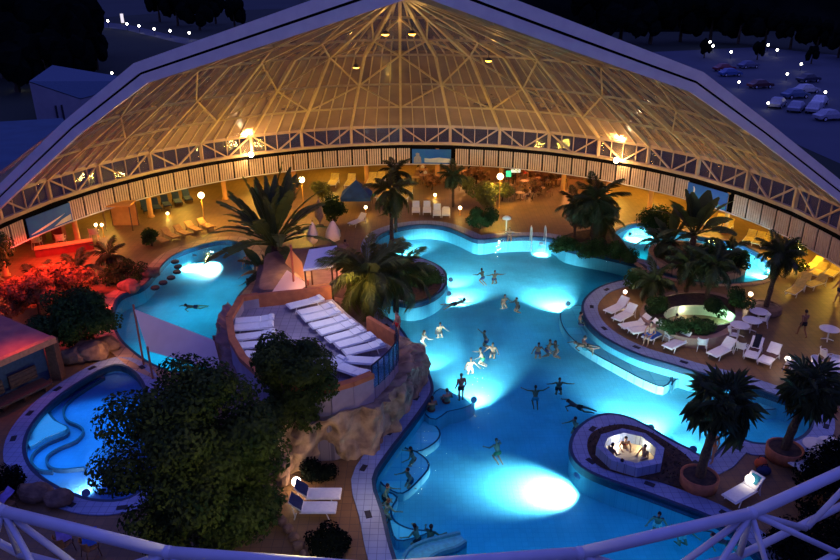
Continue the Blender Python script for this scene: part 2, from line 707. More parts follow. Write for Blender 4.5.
basin('pool_basin', POLY['main'], 1.25, POOLF, 'turquoise tiled floor and walls of the large pool', WATER, 'clear turquoise water of the large pool full of bathers')
kerb('pool_kerb', POLY['main'], 0.95, KERB, 'violet grey tiled kerb with drain grates around the large pool', slots=2.6)
basin('left_basin', POLY['left'], 1.2, POOLF, 'turquoise tiled floor and walls of the pool behind the pink shade sail', WATER, 'clear turquoise water of the pool behind the pink shade sail')
kerb('left_kerb', POLY['left'], 0.95, KERBW, 'brown stone slab kerb around the pool behind the shade sail', slots=0)
basin('shallow_basin', POLY['kid'], 0.45, KIDF, 'blue tiled floor of the shallow children pool', WATERK, 'shallow blue water of the children pool', -0.05)
kerb('shallow_kerb', POLY['kid'], 0.85, KERB, 'violet grey kerb with drain grates around the shallow children pool', slots=2.0)
basin('stream_basin', POLY['stream'], 1.0, POOLF, 'teal floor of the ring shaped stream around the palm island', WATER, 'bright teal water of the ring shaped stream around the palm island')
kerb('stream_kerb', POLY['stream'], 0.45, KERBW, 'brown stone kerb of the ring shaped stream', slots=0)
# planted island inside the stream
b = MB()
b.prism(POLY['isle'], -1.0, 0.42, 0)
Pin = offset(POLY['isle'], -0.35)
b.prism(Pin, 0.42, 0.46, 1)
tag(b.build('island_planter', [KERBW, SOIL]), 'raised stone planter island in the middle of the stream', 'planter')


# ledges, benches and low walls under the water
def ledge(lst, z0, z1, label, m=None, per=3):
    P = ccw(px_poly(lst, z1, per))
    b = MB()
    b.prism(P, z0, z1, 0, bottom=False)
    Q = offset(P, -0.09)
    b.strip([(p[0], p[1], z1 + .006) for p in P], [(p[0], p[1], z1 + .006) for p in Q], 1, closed=True)
    return tag(b.build('pool_ledge', [m or LEDGE, EDGE]), label, 'pool ledge', kind='structure')


ledge([(583, 306), (568, 307), (560, 313), (562, 326), (573, 340), (594, 354), (620, 368), (643, 380), (664, 387), (672, 376), (655, 363), (625, 352), (600, 338), (586, 323)],
      -1.4, -0.75, 'pale blue tiled bathing ledge curving along the kerb below the white loungers')
ledge([(672, 386), (676, 380), (692, 378), (715, 384), (736, 396), (756, 408), (772, 410), (790, 405), (765, 396), (735, 386), (700, 377), (674, 371)],
      -1.4, -0.70, 'pale blue step curling into the right lobe of the large pool')
ledge([(430, 398), (440, 388), (455, 394), (475, 402), (462, 409), (448, 412), (436, 420), (424, 414)], -1.4, -0.50,
      'dark blue bench step at the foot of the rock cliff', POOLF, 2)
ledge([(416, 420), (434, 424), (441, 434), (434, 444), (417, 452), (402, 444)], -1.4, -0.85, 'curved bubble bench nearest the rock cliff', None, 3)
ledge([(398, 449), (418, 452), (430, 465), (420, 480), (403, 494), (386, 488), (379, 476)], -1.4, -0.85, 'curved bubble bench at the bend of the kerb', None, 3)
ledge([(384, 492), (398, 497), (392, 510), (396, 521), (410, 528), (430, 531), (420, 537), (396, 541), (388, 520)], -1.4, -0.85,
      'curved bubble bench beside the slide trough', None, 3)

# winding channel walls in the children pool
b = MB()
WALLS = [[(84, 372), (66, 392), (57, 404), (58, 414), (66, 421), (76, 427), (76, 436), (62, 446), (52, 452), (46, 460), (50, 468), (66, 470), (86, 466)],
         [(104, 375), (92, 386), (74, 398), (62, 408), (64, 416), (76, 422), (82, 430), (78, 440), (62, 449), (48, 455), (38, 459), (32, 456)]]
path1 = [(84, 374), (64, 388), (52, 401), (50, 412), (57, 421), (67, 426), (66, 433), (48, 441), (35, 450), (31, 459), (38, 468), (52, 470)]
path2 = [(104, 376), (84, 388), (68, 400), (63, 410), (67, 419), (78, 424), (83, 430), (76, 439), (58, 447), (47, 455), (48, 464), (60, 468), (84, 466)]
for pth, wd in ((path1, 0.09), (path2, 0.09)):
    Q = px_poly(pth, -0.2, 5, closed=False)
    for i in range(len(Q) - 1):
        b.bar((*Q[i], -0.35), (*Q[i + 1], -0.35), wd, 0.20)
tag(b.build('channel_wall', EDGE), 'pair of dark winding channel walls in the shallow children pool', 'pool wall', kind='structure')
# pale shallow apron beside the channel
P = ccw(px_poly([(44, 404), (36, 418), (28, 436), (30, 447), (45, 438), (64, 431), (66, 427), (54, 421), (47, 412)], -0.25, 2))
b = MB()
b.prism(P, -0.45, -0.22, bottom=False)
tag(b.build('shallow_ledge', mat('pale_apron', (0.30, 0.36, 0.50), 0.7, (0.26, 0.32, 0.46), 12)), 'pale grey shallow apron beside the winding channel', 'pool ledge', kind='structure')

# slide trough that ends in the big pool
oL = px_poly([(399, 590), (400, 566), (408, 548), (424, 539), (444, 534), (460, 530)], 0.2, 5, closed=False)
oR = px_poly([(424, 590), (424, 570), (430, 556), (442, 549), (456, 545), (466, 539)], 0.2, 5, closed=False)
t = thing('slide_trough', 'curved turquoise slide trough emptying into the big pool at its lower left', 'water slide')
b = MB()
b.strip([(*p, 0.02) for p in oL], [(*p, 0.02) for p in oR])
b.build('trough_bed', mat('trough_teal', (0.12, 0.66, 0.72), 0.4), t)
for nm, O in (('trough_side', oL), ('trough_side', oR)):
    b = MB()
    for i in range(len(O) - 1):
        b.bar((*O[i], -0.56), (*O[i + 1], -0.56), 0.11, 1.4)
    b.build(nm, mat('trough_blue', (0.06, 0.40, 0.50), 0.4), t)

# ------------------------------------------------------------------ pool lights
LENS = mat('lit_lens', (0.9, 1, 1), 0.3, emit=(0.85, 1.0, 1.0), estr=25.0)
CYAN = (1.0, 1.0, 0.92)


def pool_light(p, q, watt, label, size=1.35, zl=-0.22, zq=-1.2):
    a, c = at(p[0], p[1], -0.05), at(q[0], q[1], zq)
    a = a + (Vector((c.x, c.y, 0)) - Vector((a.x, a.y, 0))).normalized() * 0.30
    a.z = zl
    t = thing('pool_light', label, 'pool light', a)
    d = (c - a).normalized()
    M = d.to_track_quat('Z', 'Y').to_matrix()
    b = MB()
    b.lathe([(0.17, -0.06), (0.17, 0.02), (0.13, 0.03)], 14)
    b.v = [tuple(M @ Vector(v)) for v in b.v]
    b.build('housing', VSTEEL, t)
    b = MB()
    b.lathe([(0.12, 0.03), (0.08, 0.05)], 14)
    b.v = [tuple(M @ Vector(v)) for v in b.v]
    b.build('lens', LENS, t)
    l = lamp('beam', a + d * 0.12, CYAN, watt * 3.4, 0.25, None, 'SPOT', c, size)
    return t


PL = [((570, 303), (551, 300), 4000, 'underwater lamp in the right bank below the loungers deck'),
      ((450, 279), (461, 273), 1600, 'underwater lamp on the upper side of the round planted island'),
      ((447, 293), (459, 300), 2600, 'underwater lamp on the lower side of the round planted island'),
      ((396, 246), (406, 253), 1800, 'underwater lamp in the far upper lobe of the large pool'),
      ((420, 362), (433, 352), 1100, 'underwater lamp at the side of the rock cliff'),
      ((474, 400), (474, 386), 3000, 'underwater lamp at the tip of the bench step by the cliff'),
      ((584, 474), (556, 492), 5200, 'brightest underwater lamp at the rounded end of the whirlpool peninsula', 1.75),
      ((652, 428), (640, 411), 2600, 'underwater lamp behind the whirlpool peninsula', 1.7),
      ((694, 450), (686, 432), 500, 'underwater lamp left of the potted fan palm'),
      ((541, 243), (541, 254), 900, 'underwater lamp under the ladder rails')]
for a in PL:
    pool_light(*a)
pool_light((190, 254), (194, 268), 4200, 'left one of the two underwater lamps in the pool behind the shade sail', 1.8)
pool_light((214, 248), (209, 266), 5200, 'right one of the two underwater lamps in the pool behind the shade sail', 1.8)
for p, q, lb in (((628, 231), (634, 240), 'stream lamp at the end by the shrubs'), ((661, 232), (656, 241), 'stream lamp behind the shrub bed'), ((716, 282), (722, 279), 'stream lamp at the front kerb'),
                 ((768, 270), (758, 272), 'stream lamp at the bend under the tall palm'), ((735, 250), (738, 256), 'stream lamp below the yellow loungers')):
    pool_light(p, q, 1300, lb, 2.4, -0.4, -1.0)
pool_light((86, 494), (84, 484), 220, 'lamp in the children pool beside the big tree', 2.4, -0.2, -0.45)
# broad fill lights added below the surface for the even turquoise glow
BLUE = (0.05, 0.50, 1.0)
for x, y, wv, s in ((470, 330, 420, 9), (540, 300, 300, 8), (590, 280, 120, 5), (520, 265, 260, 7), (430, 245, 200, 5), (520, 380, 380, 9), (600, 390, 260, 7), (480, 450, 380, 8),
                    (540, 440, 260, 6), (460, 500, 420, 7), (560, 540, 520, 8), (660, 540, 380, 6), (750, 425, 240, 5), (700, 410, 200, 5), (440, 560, 260, 5), (690, 590, 300, 6)):
    a = at(x, y, -0.16)
    lamp('water_fill', a, BLUE if y > 320 else (0.06, 0.72, 0.90), wv * .15, kind='AREA', size=s, aim=a + Vector((0, 0, -1)))
for x, y, wv, s in ((190, 300, 300, 6), (160, 340, 260, 5), (215, 275, 160, 4)):
    a = at(x, y, -0.16)
    lamp('water_fill', a, (0.06, 0.75, 0.90), wv * .40, kind='AREA', size=s, aim=a + Vector((0, 0, -1)))
for x, y, wv, s in ((90, 420, 70, 5), (60, 450, 50, 4)):
    a = at(x, y, -0.11)
    lamp('water_fill', a, (0.03, 0.52, 1.0), wv * 1.3, kind='AREA', size=s, aim=a + Vector((0, 0, -1)))
for x, y, wv, s in ((640, 248, 60, 3), (755, 270, 60, 3), (700, 281, 40, 2.5)):
    a = at(x, y, -0.14)
    lamp('water_fill', a, (0.10, 0.95, 0.85), wv, kind='AREA', size=s, aim=a + Vector((0, 0, -1)))

# stepping stones and wall grilles
for x, y, o in ((155, 287, 'first'), (163, 282, 'second'), (171, 277, 'third'), (177, 271, 'fourth'), (178, 266, 'fifth'), (175, 261, 'sixth')):
    b = MB()
    b.lathe([(.24, -.16), (.30, -.1), (.30, -.02), (.26, .03)], 12)
    tag(b.build('stepping_stone', DARK, None, False, at(x, y)), 'dark round stepping stone, %s from the near end in the left pool' % o, 'stepping stone', 'stepping stones in the left pool')
# ------------------------------------------------------------------ dome
RIBP = [(28.2, 5.6), (24.4, 8.09), (20.4, 10.7), (16.0, 13.55), (11.0, 15.1), (5.2, 16.95), (0.6, 18.4)]


def rp_(th, i, off=0.0):
    r, z = RIBP[i]
    return pol(th, r + off * .5, z + off)


GLAZ = glazing_mat('roof_glazing', (0.36, 0.26, 0.20), 0.30, 0.20)
WINGL = glazing_mat('truss_glazing', (0.10, 0.08, 0.07), 0.45, 0.08)
RIBM = mat('gold_painted_rib', (0.50, 0.40, 0.24), 0.4, (0.40, 0.32, 0.18), 2)
dome = thing('ceiling', 'glazed half dome roof on cream steel ribs, open towards the viewer', 'dome roof', (CX, CY, ZT), kind='structure')


def dpart(mb, name, m, root=dome, smooth=False):
    o = mb.build(name, m, root, smooth)
    L = root.location
    for v in o.data.vertices:
        v.co -= L
    return o


ks = list(range(-9, 10))
for k in ks:
    th = node(k)
    b = MB()
    for i in range(len(RIBP) - 1):
        b.bar(rp_(th, i), rp_(th, i + 1), 0.19, 0.30)
    dpart(b, 'rib', RIBM)
ang = [radians(-90)] + [node(k) for k in ks] + [radians(90)]
for j in range(len(ang) - 1):
    a0, a1 = ang[j], ang[j + 1]
    b = MB()
    vs, fs = [], []
    for i in range(len(RIBP)):
        of_ = .30 if i else 0.02
        vs += [rp_(a0, i, of_), rp_(a1, i, of_)]
    for i in range(len(RIBP) - 1):
        fs.append((2 * i, 2 * i + 1, 2 * i + 3, 2 * i + 2))
    b.add(vs, fs)
    dpart(b, 'roof_pane', GLAZ)
    if a1 - a0 > radians(8):
        for q in (.25, .5, .75):
            b = MB()
            n = len(RIBP) if q == .5 else 5
            for i in range(n - 1):
                o_ = .2 if i else -.02
                p0 = rp_(a0, i, o_).lerp(rp_(a1, i, o_), q)
                p1 = rp_(a0, i + 1, .2).lerp(rp_(a1, i + 1, .2), q)
                b.bar(p0, p1, 0.075, 0.14)
            dpart(b, 'mullion', RIBM)
for i in range(1, len(RIBP) - 1):
    b = MB()
    for j in range(len(ang) - 1):
        b.bar(rp_(ang[j], i), rp_(ang[j + 1], i), 0.12, 0.15)
    dpart(b, 'purlin', RIBM)
for i in range(0, 5):
    for k in ks:
        if (i + k) % 2 == 0 or i == 0:
            continue
        for dk in (-1, 1):
            if k + dk in ks:
                b = MB()
                b.bar(rp_(node(k), i, -.05), rp_(node(k + dk), i + 1, -.05), 0.11, 0.12)
                dpart(b, 'brace', RIBM)

# open edge arch: two stepped beams with a black gasket between
ARCH = {-1: [(-28.4, 5.3), (-20.3, 11.85), (-15.83, 15.0), (-6.0, 18.15), (0.0, 20.05)],
        1: [(28.9, 5.3), (20.4, 11.3), (15.9, 14.35), (8.0, 17.2), (0.0, 20.05)]}
arch = thing('trim_1', 'pale violet double edge beam along the open side of the dome', 'roof edge beam', (CX, CY, ZT), kind='structure')
for sgn in (-1, 1):
    def arc(off0, off1, y0, y1, nm, m):
        b = MB()
        A_ = ARCH[sgn]
        for i in range(len(A_) - 1):
            def sec(x, z, ii):
                sc = (0.80, 0.9, 1.05, 1.25, 1.4)[ii]
                nx, nz = ((0.60, 0.80), (0.57, 0.82), (0.45, 0.90), (0.30, 0.95), (0.0, 1.0))[ii]
                o = []
                for of in (off0, off1):
                    rr, zz = x - sgn * nx * of * sc, z - nz * of * sc
                    for y in (y0, y1):
                        o.append(Vector((rr, CY + y, zz)))
                return o
            A, B = sec(*A_[i], i), sec(*A_[i + 1], i + 1)
            b.add(A + B, [(0, 1, 5, 4), (2, 6, 7, 3), (0, 4, 6, 2), (1, 3, 7, 5)])
        return dpart(b, nm, m, arch)
    arc(0.0, 0.54, -0.55, 0.25, 'outer_beam', VSTEEL)
    arc(0.54, 0.66, -0.30, 0.20, 'gasket', BLACK)
    arc(0.66, 1.16, -0.50, 0.20, 'inner_beam', VSTEEL)

# ------------------------------------------------------------------ ring truss
RT = thing('trim_2', 'cream steel ring truss that carries the dome and circles above the pools', 'ring truss', (CX, CY, ZB), kind='structure')
far = [node(k) for k in range(-10, 11)]
near = [radians(a) for a in (113.4, 124.6, 135.8, 147.0, 158.4, 169.4, 180.6, 191.8, 203.0, 214.2, 225.4, 236.6, 247.8)]
allA = far + near
NA = len(allA)


def isnear(i):
    return i >= len(far)


for z, nm in ((ZT, 'top_chord'), (ZB, 'bottom_chord')):
    b = MB()
    for i in range(len(far) - 1):
        b.bar(pol(far[i], R0, z), pol(far[i + 1], R0, z), 0.26, 0.26)
    dpart(b, nm, STEEL, RT)
    b = MB()
    seq = [far[-1]] + near + [far[0] + 2 * pi]
    for i in range(len(seq) - 1):
        if z == ZT:
            b.tube([pol(seq[i], R0, z), pol(seq[i + 1], R0, z)], 0.17, 10)
            b.ell(pol(seq[i], R0, z), (.19, .19, .19), 10, 6)
        else:
            b.tube([pol(seq[i], R0 + 1.2, z), pol(seq[i + 1], R0 + 1.2, z)], 0.12, 8)
            b.tube([pol(seq[i], R0 - .1, z), pol(seq[i + 1], R0 - .1, z)], 0.12, 8)
    dpart(b, nm, VSTEEL, RT, True)
for i in range(len(far) - 1):
    a0, a1 = far[i], far[i + 1]
    T0, T1, B0, B1 = pol(a0, R0, ZT), pol(a1, R0, ZT), pol(a0, R0, ZB), pol(a1, R0, ZB)
    b = MB()
    b.bar(T0, B0, 0.30, 0.26)
    dpart(b, 'post', STEEL, RT)
    M_ = B0.lerp(B1, .5)
    b = MB()
    b.bar(T0, M_, 0.13, 0.13)
    b.bar(M_, T1, 0.13, 0.13)
    dpart(b, 'diagonal', STEEL, RT)
    b = MB()
    for q in (.26, .5, .76):
        b.bar(T0.lerp(T1, q), B0.lerp(B1, q), 0.08, 0.08)
    dpart(b, 'window_bar', STEEL, RT)
    b = MB()
    b.add([pol(a0, R0 + .1, ZB), pol(a1, R0 + .1, ZB), pol(a1, R0 + .1, ZT), pol(a0, R0 + .1, ZT)], [(0, 1, 2, 3)])
    dpart(b, 'window_pane', WINGL, RT)
for j, a in enumerate(near):
    T0 = pol(a, R0, ZT)
    mids = []
    for da in (-.5, .5):
        mids.append(a + da * radians(11.2))
    b = MB()
    b.tube([T0, pol(a, R0 - .1, ZB)], 0.10, 8)
    b.tube([T0, pol(a, R0 + 1.2, ZB)], 0.08, 8)
    for am in mids:
        b.tube([T0, pol(am, R0 - .1, ZB)], 0.10, 8)
        b.tube([T0, pol(am, R0 + 1.2, ZB)], 0.09, 8)
    dpart(b, 'diagonal', VSTEEL, RT, True)

# ------------------------------------------------------------------ fascia of ribbed panels, gutter and banners
FA = thing('trim_3', 'ring of ribbed grey fascia panels hanging below the far truss', 'fascia', (CX, CY, 2.0), kind='structure')
b = MB()
t0, t1 = far[0], far[-1]
n = 80
A = [pol(t0 + (t1 - t0) * i / n, R0 - .05, ZB - .12) for i in range(n + 1)]
B = [pol(t0 + (t1 - t0) * i / n, R0 - .05, 3.44) for i in range(n + 1)]
b.strip(A, B)
dpart(b, 'gutter', BLACK, FA)
b = MB()
A = [pol(t0 + (t1 - t0) * i / n, R0 + .05, 3.5) for i in range(n + 1)]
B = [pol(t0 + (t1 - t0) * i / n, R0 + .05, 1.86) for i in range(n + 1)]
b.strip(A, B)
dpart(b, 'backing', BLACK, FA)
b = MB()
b.tube([pol(t0 + (t1 - t0) * i / n, R0 - .08, 1.86) for i in range(n + 1)], 0.05, 6)
dpart(b, 'bottom_rail', VSTEEL, FA)
BAN = [(radians(0.6), radians(8.4)), (radians(-75.2), radians(-66.6)), (radians(55.6), radians(63.6))]
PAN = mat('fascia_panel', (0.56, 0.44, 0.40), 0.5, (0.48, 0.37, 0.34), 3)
step = radians(2.92)
a = t0 + step * .5
while a < t1:
    if not any(x0 - step * .25 < a < x1 + step * .25 for x0, x1 in BAN):
        b = MB()
        wid = step * .92
        nf = 6
        for q in range(nf):
            aa0, aa1 = a - wid / 2 + wid * q / nf, a - wid / 2 + wid * (q + .62) / nf
            for z0, z1 in ((1.94, 3.44),):
                P0, P1 = pol(aa0, R0 - .12, z0), pol(aa1, R0 - .12, z0)
                Q0, Q1 = pol(aa0, R0, z0), pol(aa1, R0, z0)
                up = Vector((0, 0, z1 - z0))
                b.add([P0, P1, P1 + up, P0 + up, Q0, Q1, Q1 + up, Q0 + up], [(0, 1, 2, 3), (0, 3, 7, 4), (1, 5, 6, 2), (3, 2, 6, 7), (0, 4, 5, 1)])
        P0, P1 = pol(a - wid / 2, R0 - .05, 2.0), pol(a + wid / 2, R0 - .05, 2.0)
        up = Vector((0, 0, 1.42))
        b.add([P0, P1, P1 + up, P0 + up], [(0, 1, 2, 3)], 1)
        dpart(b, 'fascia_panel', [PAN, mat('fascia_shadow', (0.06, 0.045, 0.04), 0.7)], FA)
    a += step

SKYB = mat('banner_blue', (0.012, 0.08, 0.50), 0.6, (0.012, 0.14, 0.55), 0.8)
SAND = mat('banner_sand', (0.55, 0.60, 0.62), 0.6, (0.30, 0.42, 0.55), 1.2)
PALE = mat('banner_pale', (0.75, 0.78, 0.82), 0.6)
LABB = ['blue picture banner with a grey figure hanging on the middle of the far fascia', 'blue picture banner with a white arc hanging on the left of the fascia',
        'blue picture banner with a pale crescent hanging on the right of the fascia']
for bi, (x0, x1) in enumerate(BAN):
    rr = R0 - .22
    am = (x0 + x1) / 2
    t = thing('banner', LABB[bi], 'banner', pol(am, rr, 1.95))
    Wd = (x1 - x0) * rr
    t.rotation_euler = (0, 0, -am)

    def flat(poly, mname, m, dy):
        b = MB()
        b.add([(p[0], dy, p[1]) for p in poly] + [(p[0], dy + .015, p[1]) for p in poly],
              [tuple(range(len(poly)))] + [(i, i + len(poly), (i + 1) % len(poly) + len(poly), (i + 1) % len(poly)) for i in range(len(poly))])
        return b.build(mname, m, panel_)
    h = 1.42
    b = MB()
    b.box((0, 0.03, h / 2), (Wd, 0.05, h))
    panel_ = b.build('panel', SKYB, t)
    if bi == 0:
        flat([(-Wd * .18, .12), (Wd * .48, .12), (Wd * .48, .5), (Wd * .2, .62), (-Wd * .05, .5), (-Wd * .18, .55)], 'beach_print', SAND, -.012)
        flat([(-Wd * .46, .08), (-Wd * .26, .08), (-Wd * .27, .6), (-Wd * .31, .78), (-Wd * .31, 1.0), (-Wd * .36, 1.08), (-Wd * .41, 1.0), (-Wd * .40, .78), (-Wd * .45, .6)], 'figure_print', mat('banner_grey', (0.28, 0.30, 0.40), 0.6), -.02)
    elif bi == 1:
        arcp = [(-Wd * .46 + Wd * .8 * i / 10, .15 + .62 * (i / 10) ** 1.8) for i in range(11)]
        flat(arcp + [(p[0], p[1] + .16 * sin(pi * min(1, .1 + i / 11))) for i, p in list(enumerate(arcp))[::-1]], 'arc_print', PALE, -.012)
        flat([(Wd * .05, .1), (Wd * .47, .1), (Wd * .47, .55), (Wd * .25, .4)], 'beach_print', SAND, -.02)
    else:
        cr = [(-Wd * .36 + .22 * cos(a_), .85 + .36 * sin(a_)) for a_ in [radians(x) for x in range(-80, 100, 20)]]
        flat(cr + [(-Wd * .36 + .08 * cos(a_), .85 + .30 * sin(a_)) for a_ in [radians(x) for x in range(90, -90, -20)]], 'crescent_print', PALE, -.012)
        flat([(-Wd * .15, .1), (Wd * .48, .1), (Wd * .48, .32), (Wd * .1, .36)], 'beach_print', mat('banner_teal', (0.05, 0.30, 0.45), 0.6), -.012)

# ------------------------------------------------------------------ columns, back wall, outer roof
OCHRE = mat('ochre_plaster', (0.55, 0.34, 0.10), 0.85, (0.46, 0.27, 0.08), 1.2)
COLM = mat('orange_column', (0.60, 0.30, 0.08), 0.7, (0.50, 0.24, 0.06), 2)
for q in (-8.1, -6.6, -5.12, -3.62, -2.2, -.72, .74, 2.05, 3.33, 4.25, 5.12, 6.68, 8.0, 9.4):
    a = node(0) + q * 2 * pi / NB
    b = MB()
    p = pol(a, R0 + .25, 0)
    b.lathe([(.30, 0), (.30, .12), (.21, .16), (.21, 3.25), (.27, 3.32), (.27, 3.4)], 14, p)
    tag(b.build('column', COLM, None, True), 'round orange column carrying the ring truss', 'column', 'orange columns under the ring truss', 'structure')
b = MB()
n = 72
w0, w1 = radians(-112), radians(112)
A = [pol(w0 + (w1 - w0) * i / n, 36.4, 0) for i in range(n + 1)]
B = [pol(w0 + (w1 - w0) * i / n, 36.4, 3.5) for i in range(n + 1)]
b.strip(A, B)
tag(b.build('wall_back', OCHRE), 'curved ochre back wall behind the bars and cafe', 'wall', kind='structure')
b = MB()
A = [pol(w0 + (w1 - w0) * i / n, R0 + .2, 3.45) for i in range(n + 1)]
B = [pol(w0 + (w1 - w0) * i / n, 38.0, 3.55) for i in range(n + 1)]
b.strip(A, B)
C = [pol(w0 + (w1 - w0) * i / n, 38.0, 3.0) for i in range(n + 1)]
b.strip(B, C)
tag(b.build('roof', mat('flat_roof', (0.025, 0.04, 0.05), 0.8, (0.012, 0.02, 0.028), 0.5)), 'flat grey outer roof ringing the hall behind the truss', 'roof', kind='structure')

# ------------------------------------------------------------------ surroundings
GR = mat('night_grass', (0.016, 0.026, 0.010), 0.95, (0.007, 0.012, 0.006), 0.03, detail=6)
b = MB()
n = 96
rings = [36.6, 60, 120, 300, 900, 2000]
for i in range(len(rings) - 1):
    A = [pol(2 * pi * j / n, rings[i], -.06) for j in range(n)]
    B = [pol(2 * pi * j / n, rings[i + 1], -.06 if rings[i + 1] < 500 else -1.0) for j in range(n)]
    b.strip(A, B, closed=True)
tag(b.build('ground', GR), 'dark grassy land around the dome', 'ground', kind='structure')


def gpoly(name, lst, z, m, label, cat):
    b = MB()
    P = [at(x, y, z) for x, y in lst]
    b.add([(p.x, p.y, z) for p in P], [tuple(range(len(P)))] if area2([(p.x, p.y) for p in P]) > 0 else [tuple(range(len(P) - 1, -1, -1))])
    return tag(b.build(name, m), label, cat, kind='structure')


ASPH = mat('blue_grey_asphalt', (0.055, 0.065, 0.095), 0.75, (0.04, 0.05, 0.075), 0.1, detail=5)
gpoly('parking_ground', [(652, 52), (760, 47), (900, 62), (1100, 110), (1150, 200), (900, 190), (760, 128), (690, 80)], -.03, ASPH, 'blue grey parking lot beyond the right side of the dome', 'parking lot')
gpoly('access_road', [(100, 27), (126, 30), (175, 42), (230, 52), (240, 46), (180, 37), (130, 25), (104, 22)], -.03, ASPH, 'pale road running past the forest at top left', 'road')
gpoly('distant_field', [(82, -6), (300, -6), (300, 8), (150, 14), (95, 18)], -.04, mat('far_field', (0.024, 0.034, 0.034), 0.9, (0.014, 0.022, 0.022), 0.02), 'hazy blue field in the far distance at top left', 'field')

# low neighbouring roofs at the left
b = MB()
P = [at(-40, 124, 2.6), at(62, 118, 2.6), at(75, 130, 2.6), at(10, 196, 2.6), at(-60, 196, 2.6)]
b.prism([(p.x, p.y) for p in P], -.05, 2.6)
tag(b.build('flat_roof', mat('blue_roof', (0.03, 0.085, 0.15), 0.7, (0.02, 0.06, 0.11), 0.4)), 'low building with blue flat roof outside the left of the dome', 'building', kind='structure')
# wedge shaped annex
t = thing('annex_building', 'small pale annex with sloping roof outside the dome at left', 'building', at(58, 124, 0))
L = t.location
p0, p1, p2, p3 = at(38, 124, 0), at(84, 118, 0), at(150, 98, 0), at(60, 104, 0)
b = MB()
H0, H1 = 5.6, 2.6
vs = [p0, p1, p2, p3, p0 + Vector((0, 0, H0)), p1 + Vector((0, 0, H1)), p2 + Vector((0, 0, H1)), p3 + Vector((0, 0, H0 + .2))]
b.add([v - L for v in vs], [(0, 1, 5, 4), (1, 2, 6, 5), (2, 3, 7, 6), (3, 0, 4, 7)])
b.build('wall', mat('annex_wall', (0.28, 0.28, 0.34), .8, (.22, .22, .28), .6), t)
b = MB()
up = Vector((0, 0, .12))
b.add([vs[i] - L + up for i in (4, 5, 6, 7)], [(0, 1, 2, 3)])
b.build('roof', mat('annex_roof', (0.04, 0.09, 0.16), 0.6), t)
b = MB()
for q in (.45, .58):
    c = p0.lerp(p1, q) - L
    b.bar(c + Vector((0, -.15, 0)), c + Vector((0, -.15, 2.2)), .35, .1)
b.build('door', DARK, t)

# wooded hills and trees in the distance
def ridge(name, pts, y0, label, depth=80):
    """pts: (pixel x, top pixel y) along a ridge at distance y0"""
    b = MB()
    A, B, C = [], [], []
    for i in range((len(pts) - 1) * 10 + 1):
        j, q = min(i // 10, len(pts) - 2), 0
        q = i / 10 - j
        x = pts[j][0] * (1 - q) + pts[j + 1][0] * q
        y = pts[j][1] * (1 - q) + pts[j + 1][1] * q
        y += 4.0 * (noise.noise(Vector((x * .06, 3.1, 0))) + .5 * noise.noise(Vector((x * .2, 1.1, 0))))
        c, s = cos(PITCH), sin(PITCH)
        d = Vector((x - 420, F * c - (y - 280) * s, -F * s - (y - 280) * c))
        tt = y0 / d[1]
        P = d * tt + Vector((0, 0, CAMH))
        A.append(Vector((P.x, P.y - 25, -1)))
        B.append(Vector((P.x, P.y, P.z)))
        C.append(Vector((P.x * 1.2, P.y + depth, P.z * .6)))
    b.strip(A, B)
    b.strip(B, C)
    return tag(b.build(name, FOR, None), label, 'wooded hill', kind='structure')


FOR = mat('forest', (0.008, 0.011, 0.009), 1.0, (0.003, 0.005, 0.004), 0.08, 0.6, spec=0.0)
ridge('hill', [(480, -30), (560, -34), (650, -32), (760, -36), (900, -40), (1150, -40)], 265, 'dark wooded hill on the horizon at top right')
ridge('hill', [(-400, -20), (-200, -28), (0, -20), (150, -8), (240, -4), (330, -14), (420, -10)], 900, 'dark wooded hill on the horizon at top left')
LEAFN = mat('night_leaf', (0.008, 0.012, 0.010), 0.95, (0.003, 0.005, 0.004), 0.3, spec=0.0)


def far_crown(seed, nb=16, lobes=1.0):
    rnd = random.Random(seed)
    b = MB()
    for i in range(nb):
        a, e = rnd.uniform(0, 2 * pi), rnd.uniform(-.5, 1.0)
        r = rnd.uniform(.35, .62)
        c = Vector((cos(a) * .55 * (1 - .4 * max(0, e)), sin(a) * .55 * (1 - .4 * max(0, e)), .58 + .36 * e))
        b.ell(c, (r * .62, r * .62, r * .5), 9, 6)
    for i, v in enumerate(b.v):
        p = Vector(v)
        nn = noise.noise_vector(p * 4.0) * .10
        b.v[i] = tuple(p + nn)
    return b.mesh('crown', LEAFN)


fc = [far_crown(i) for i in range(3)]
tb = MB()
tb.tube([(0, 0, 0), (0.01, 0, .25), (0, .01, .55)], [.05, .04, .02], 6)
ftm = tb.mesh('trunk', BARK)
rnd = random.Random(5)


def far_tree(px, py, hpx, lab, grp, wide=1.0):
    p = at(px, py, -.06)
    k = ppm(p) * cos(PITCH)
    h = hpx / k
    t = thing('forest_tree', lab, 'tree', p, rnd.uniform(0, 6), grp)
    part('crown', fc[rnd.randrange(3)], t).scale = (h * .62 * wide, h * .62 * wide, h)
    part('trunk', ftm, t).scale = (h, h, h)


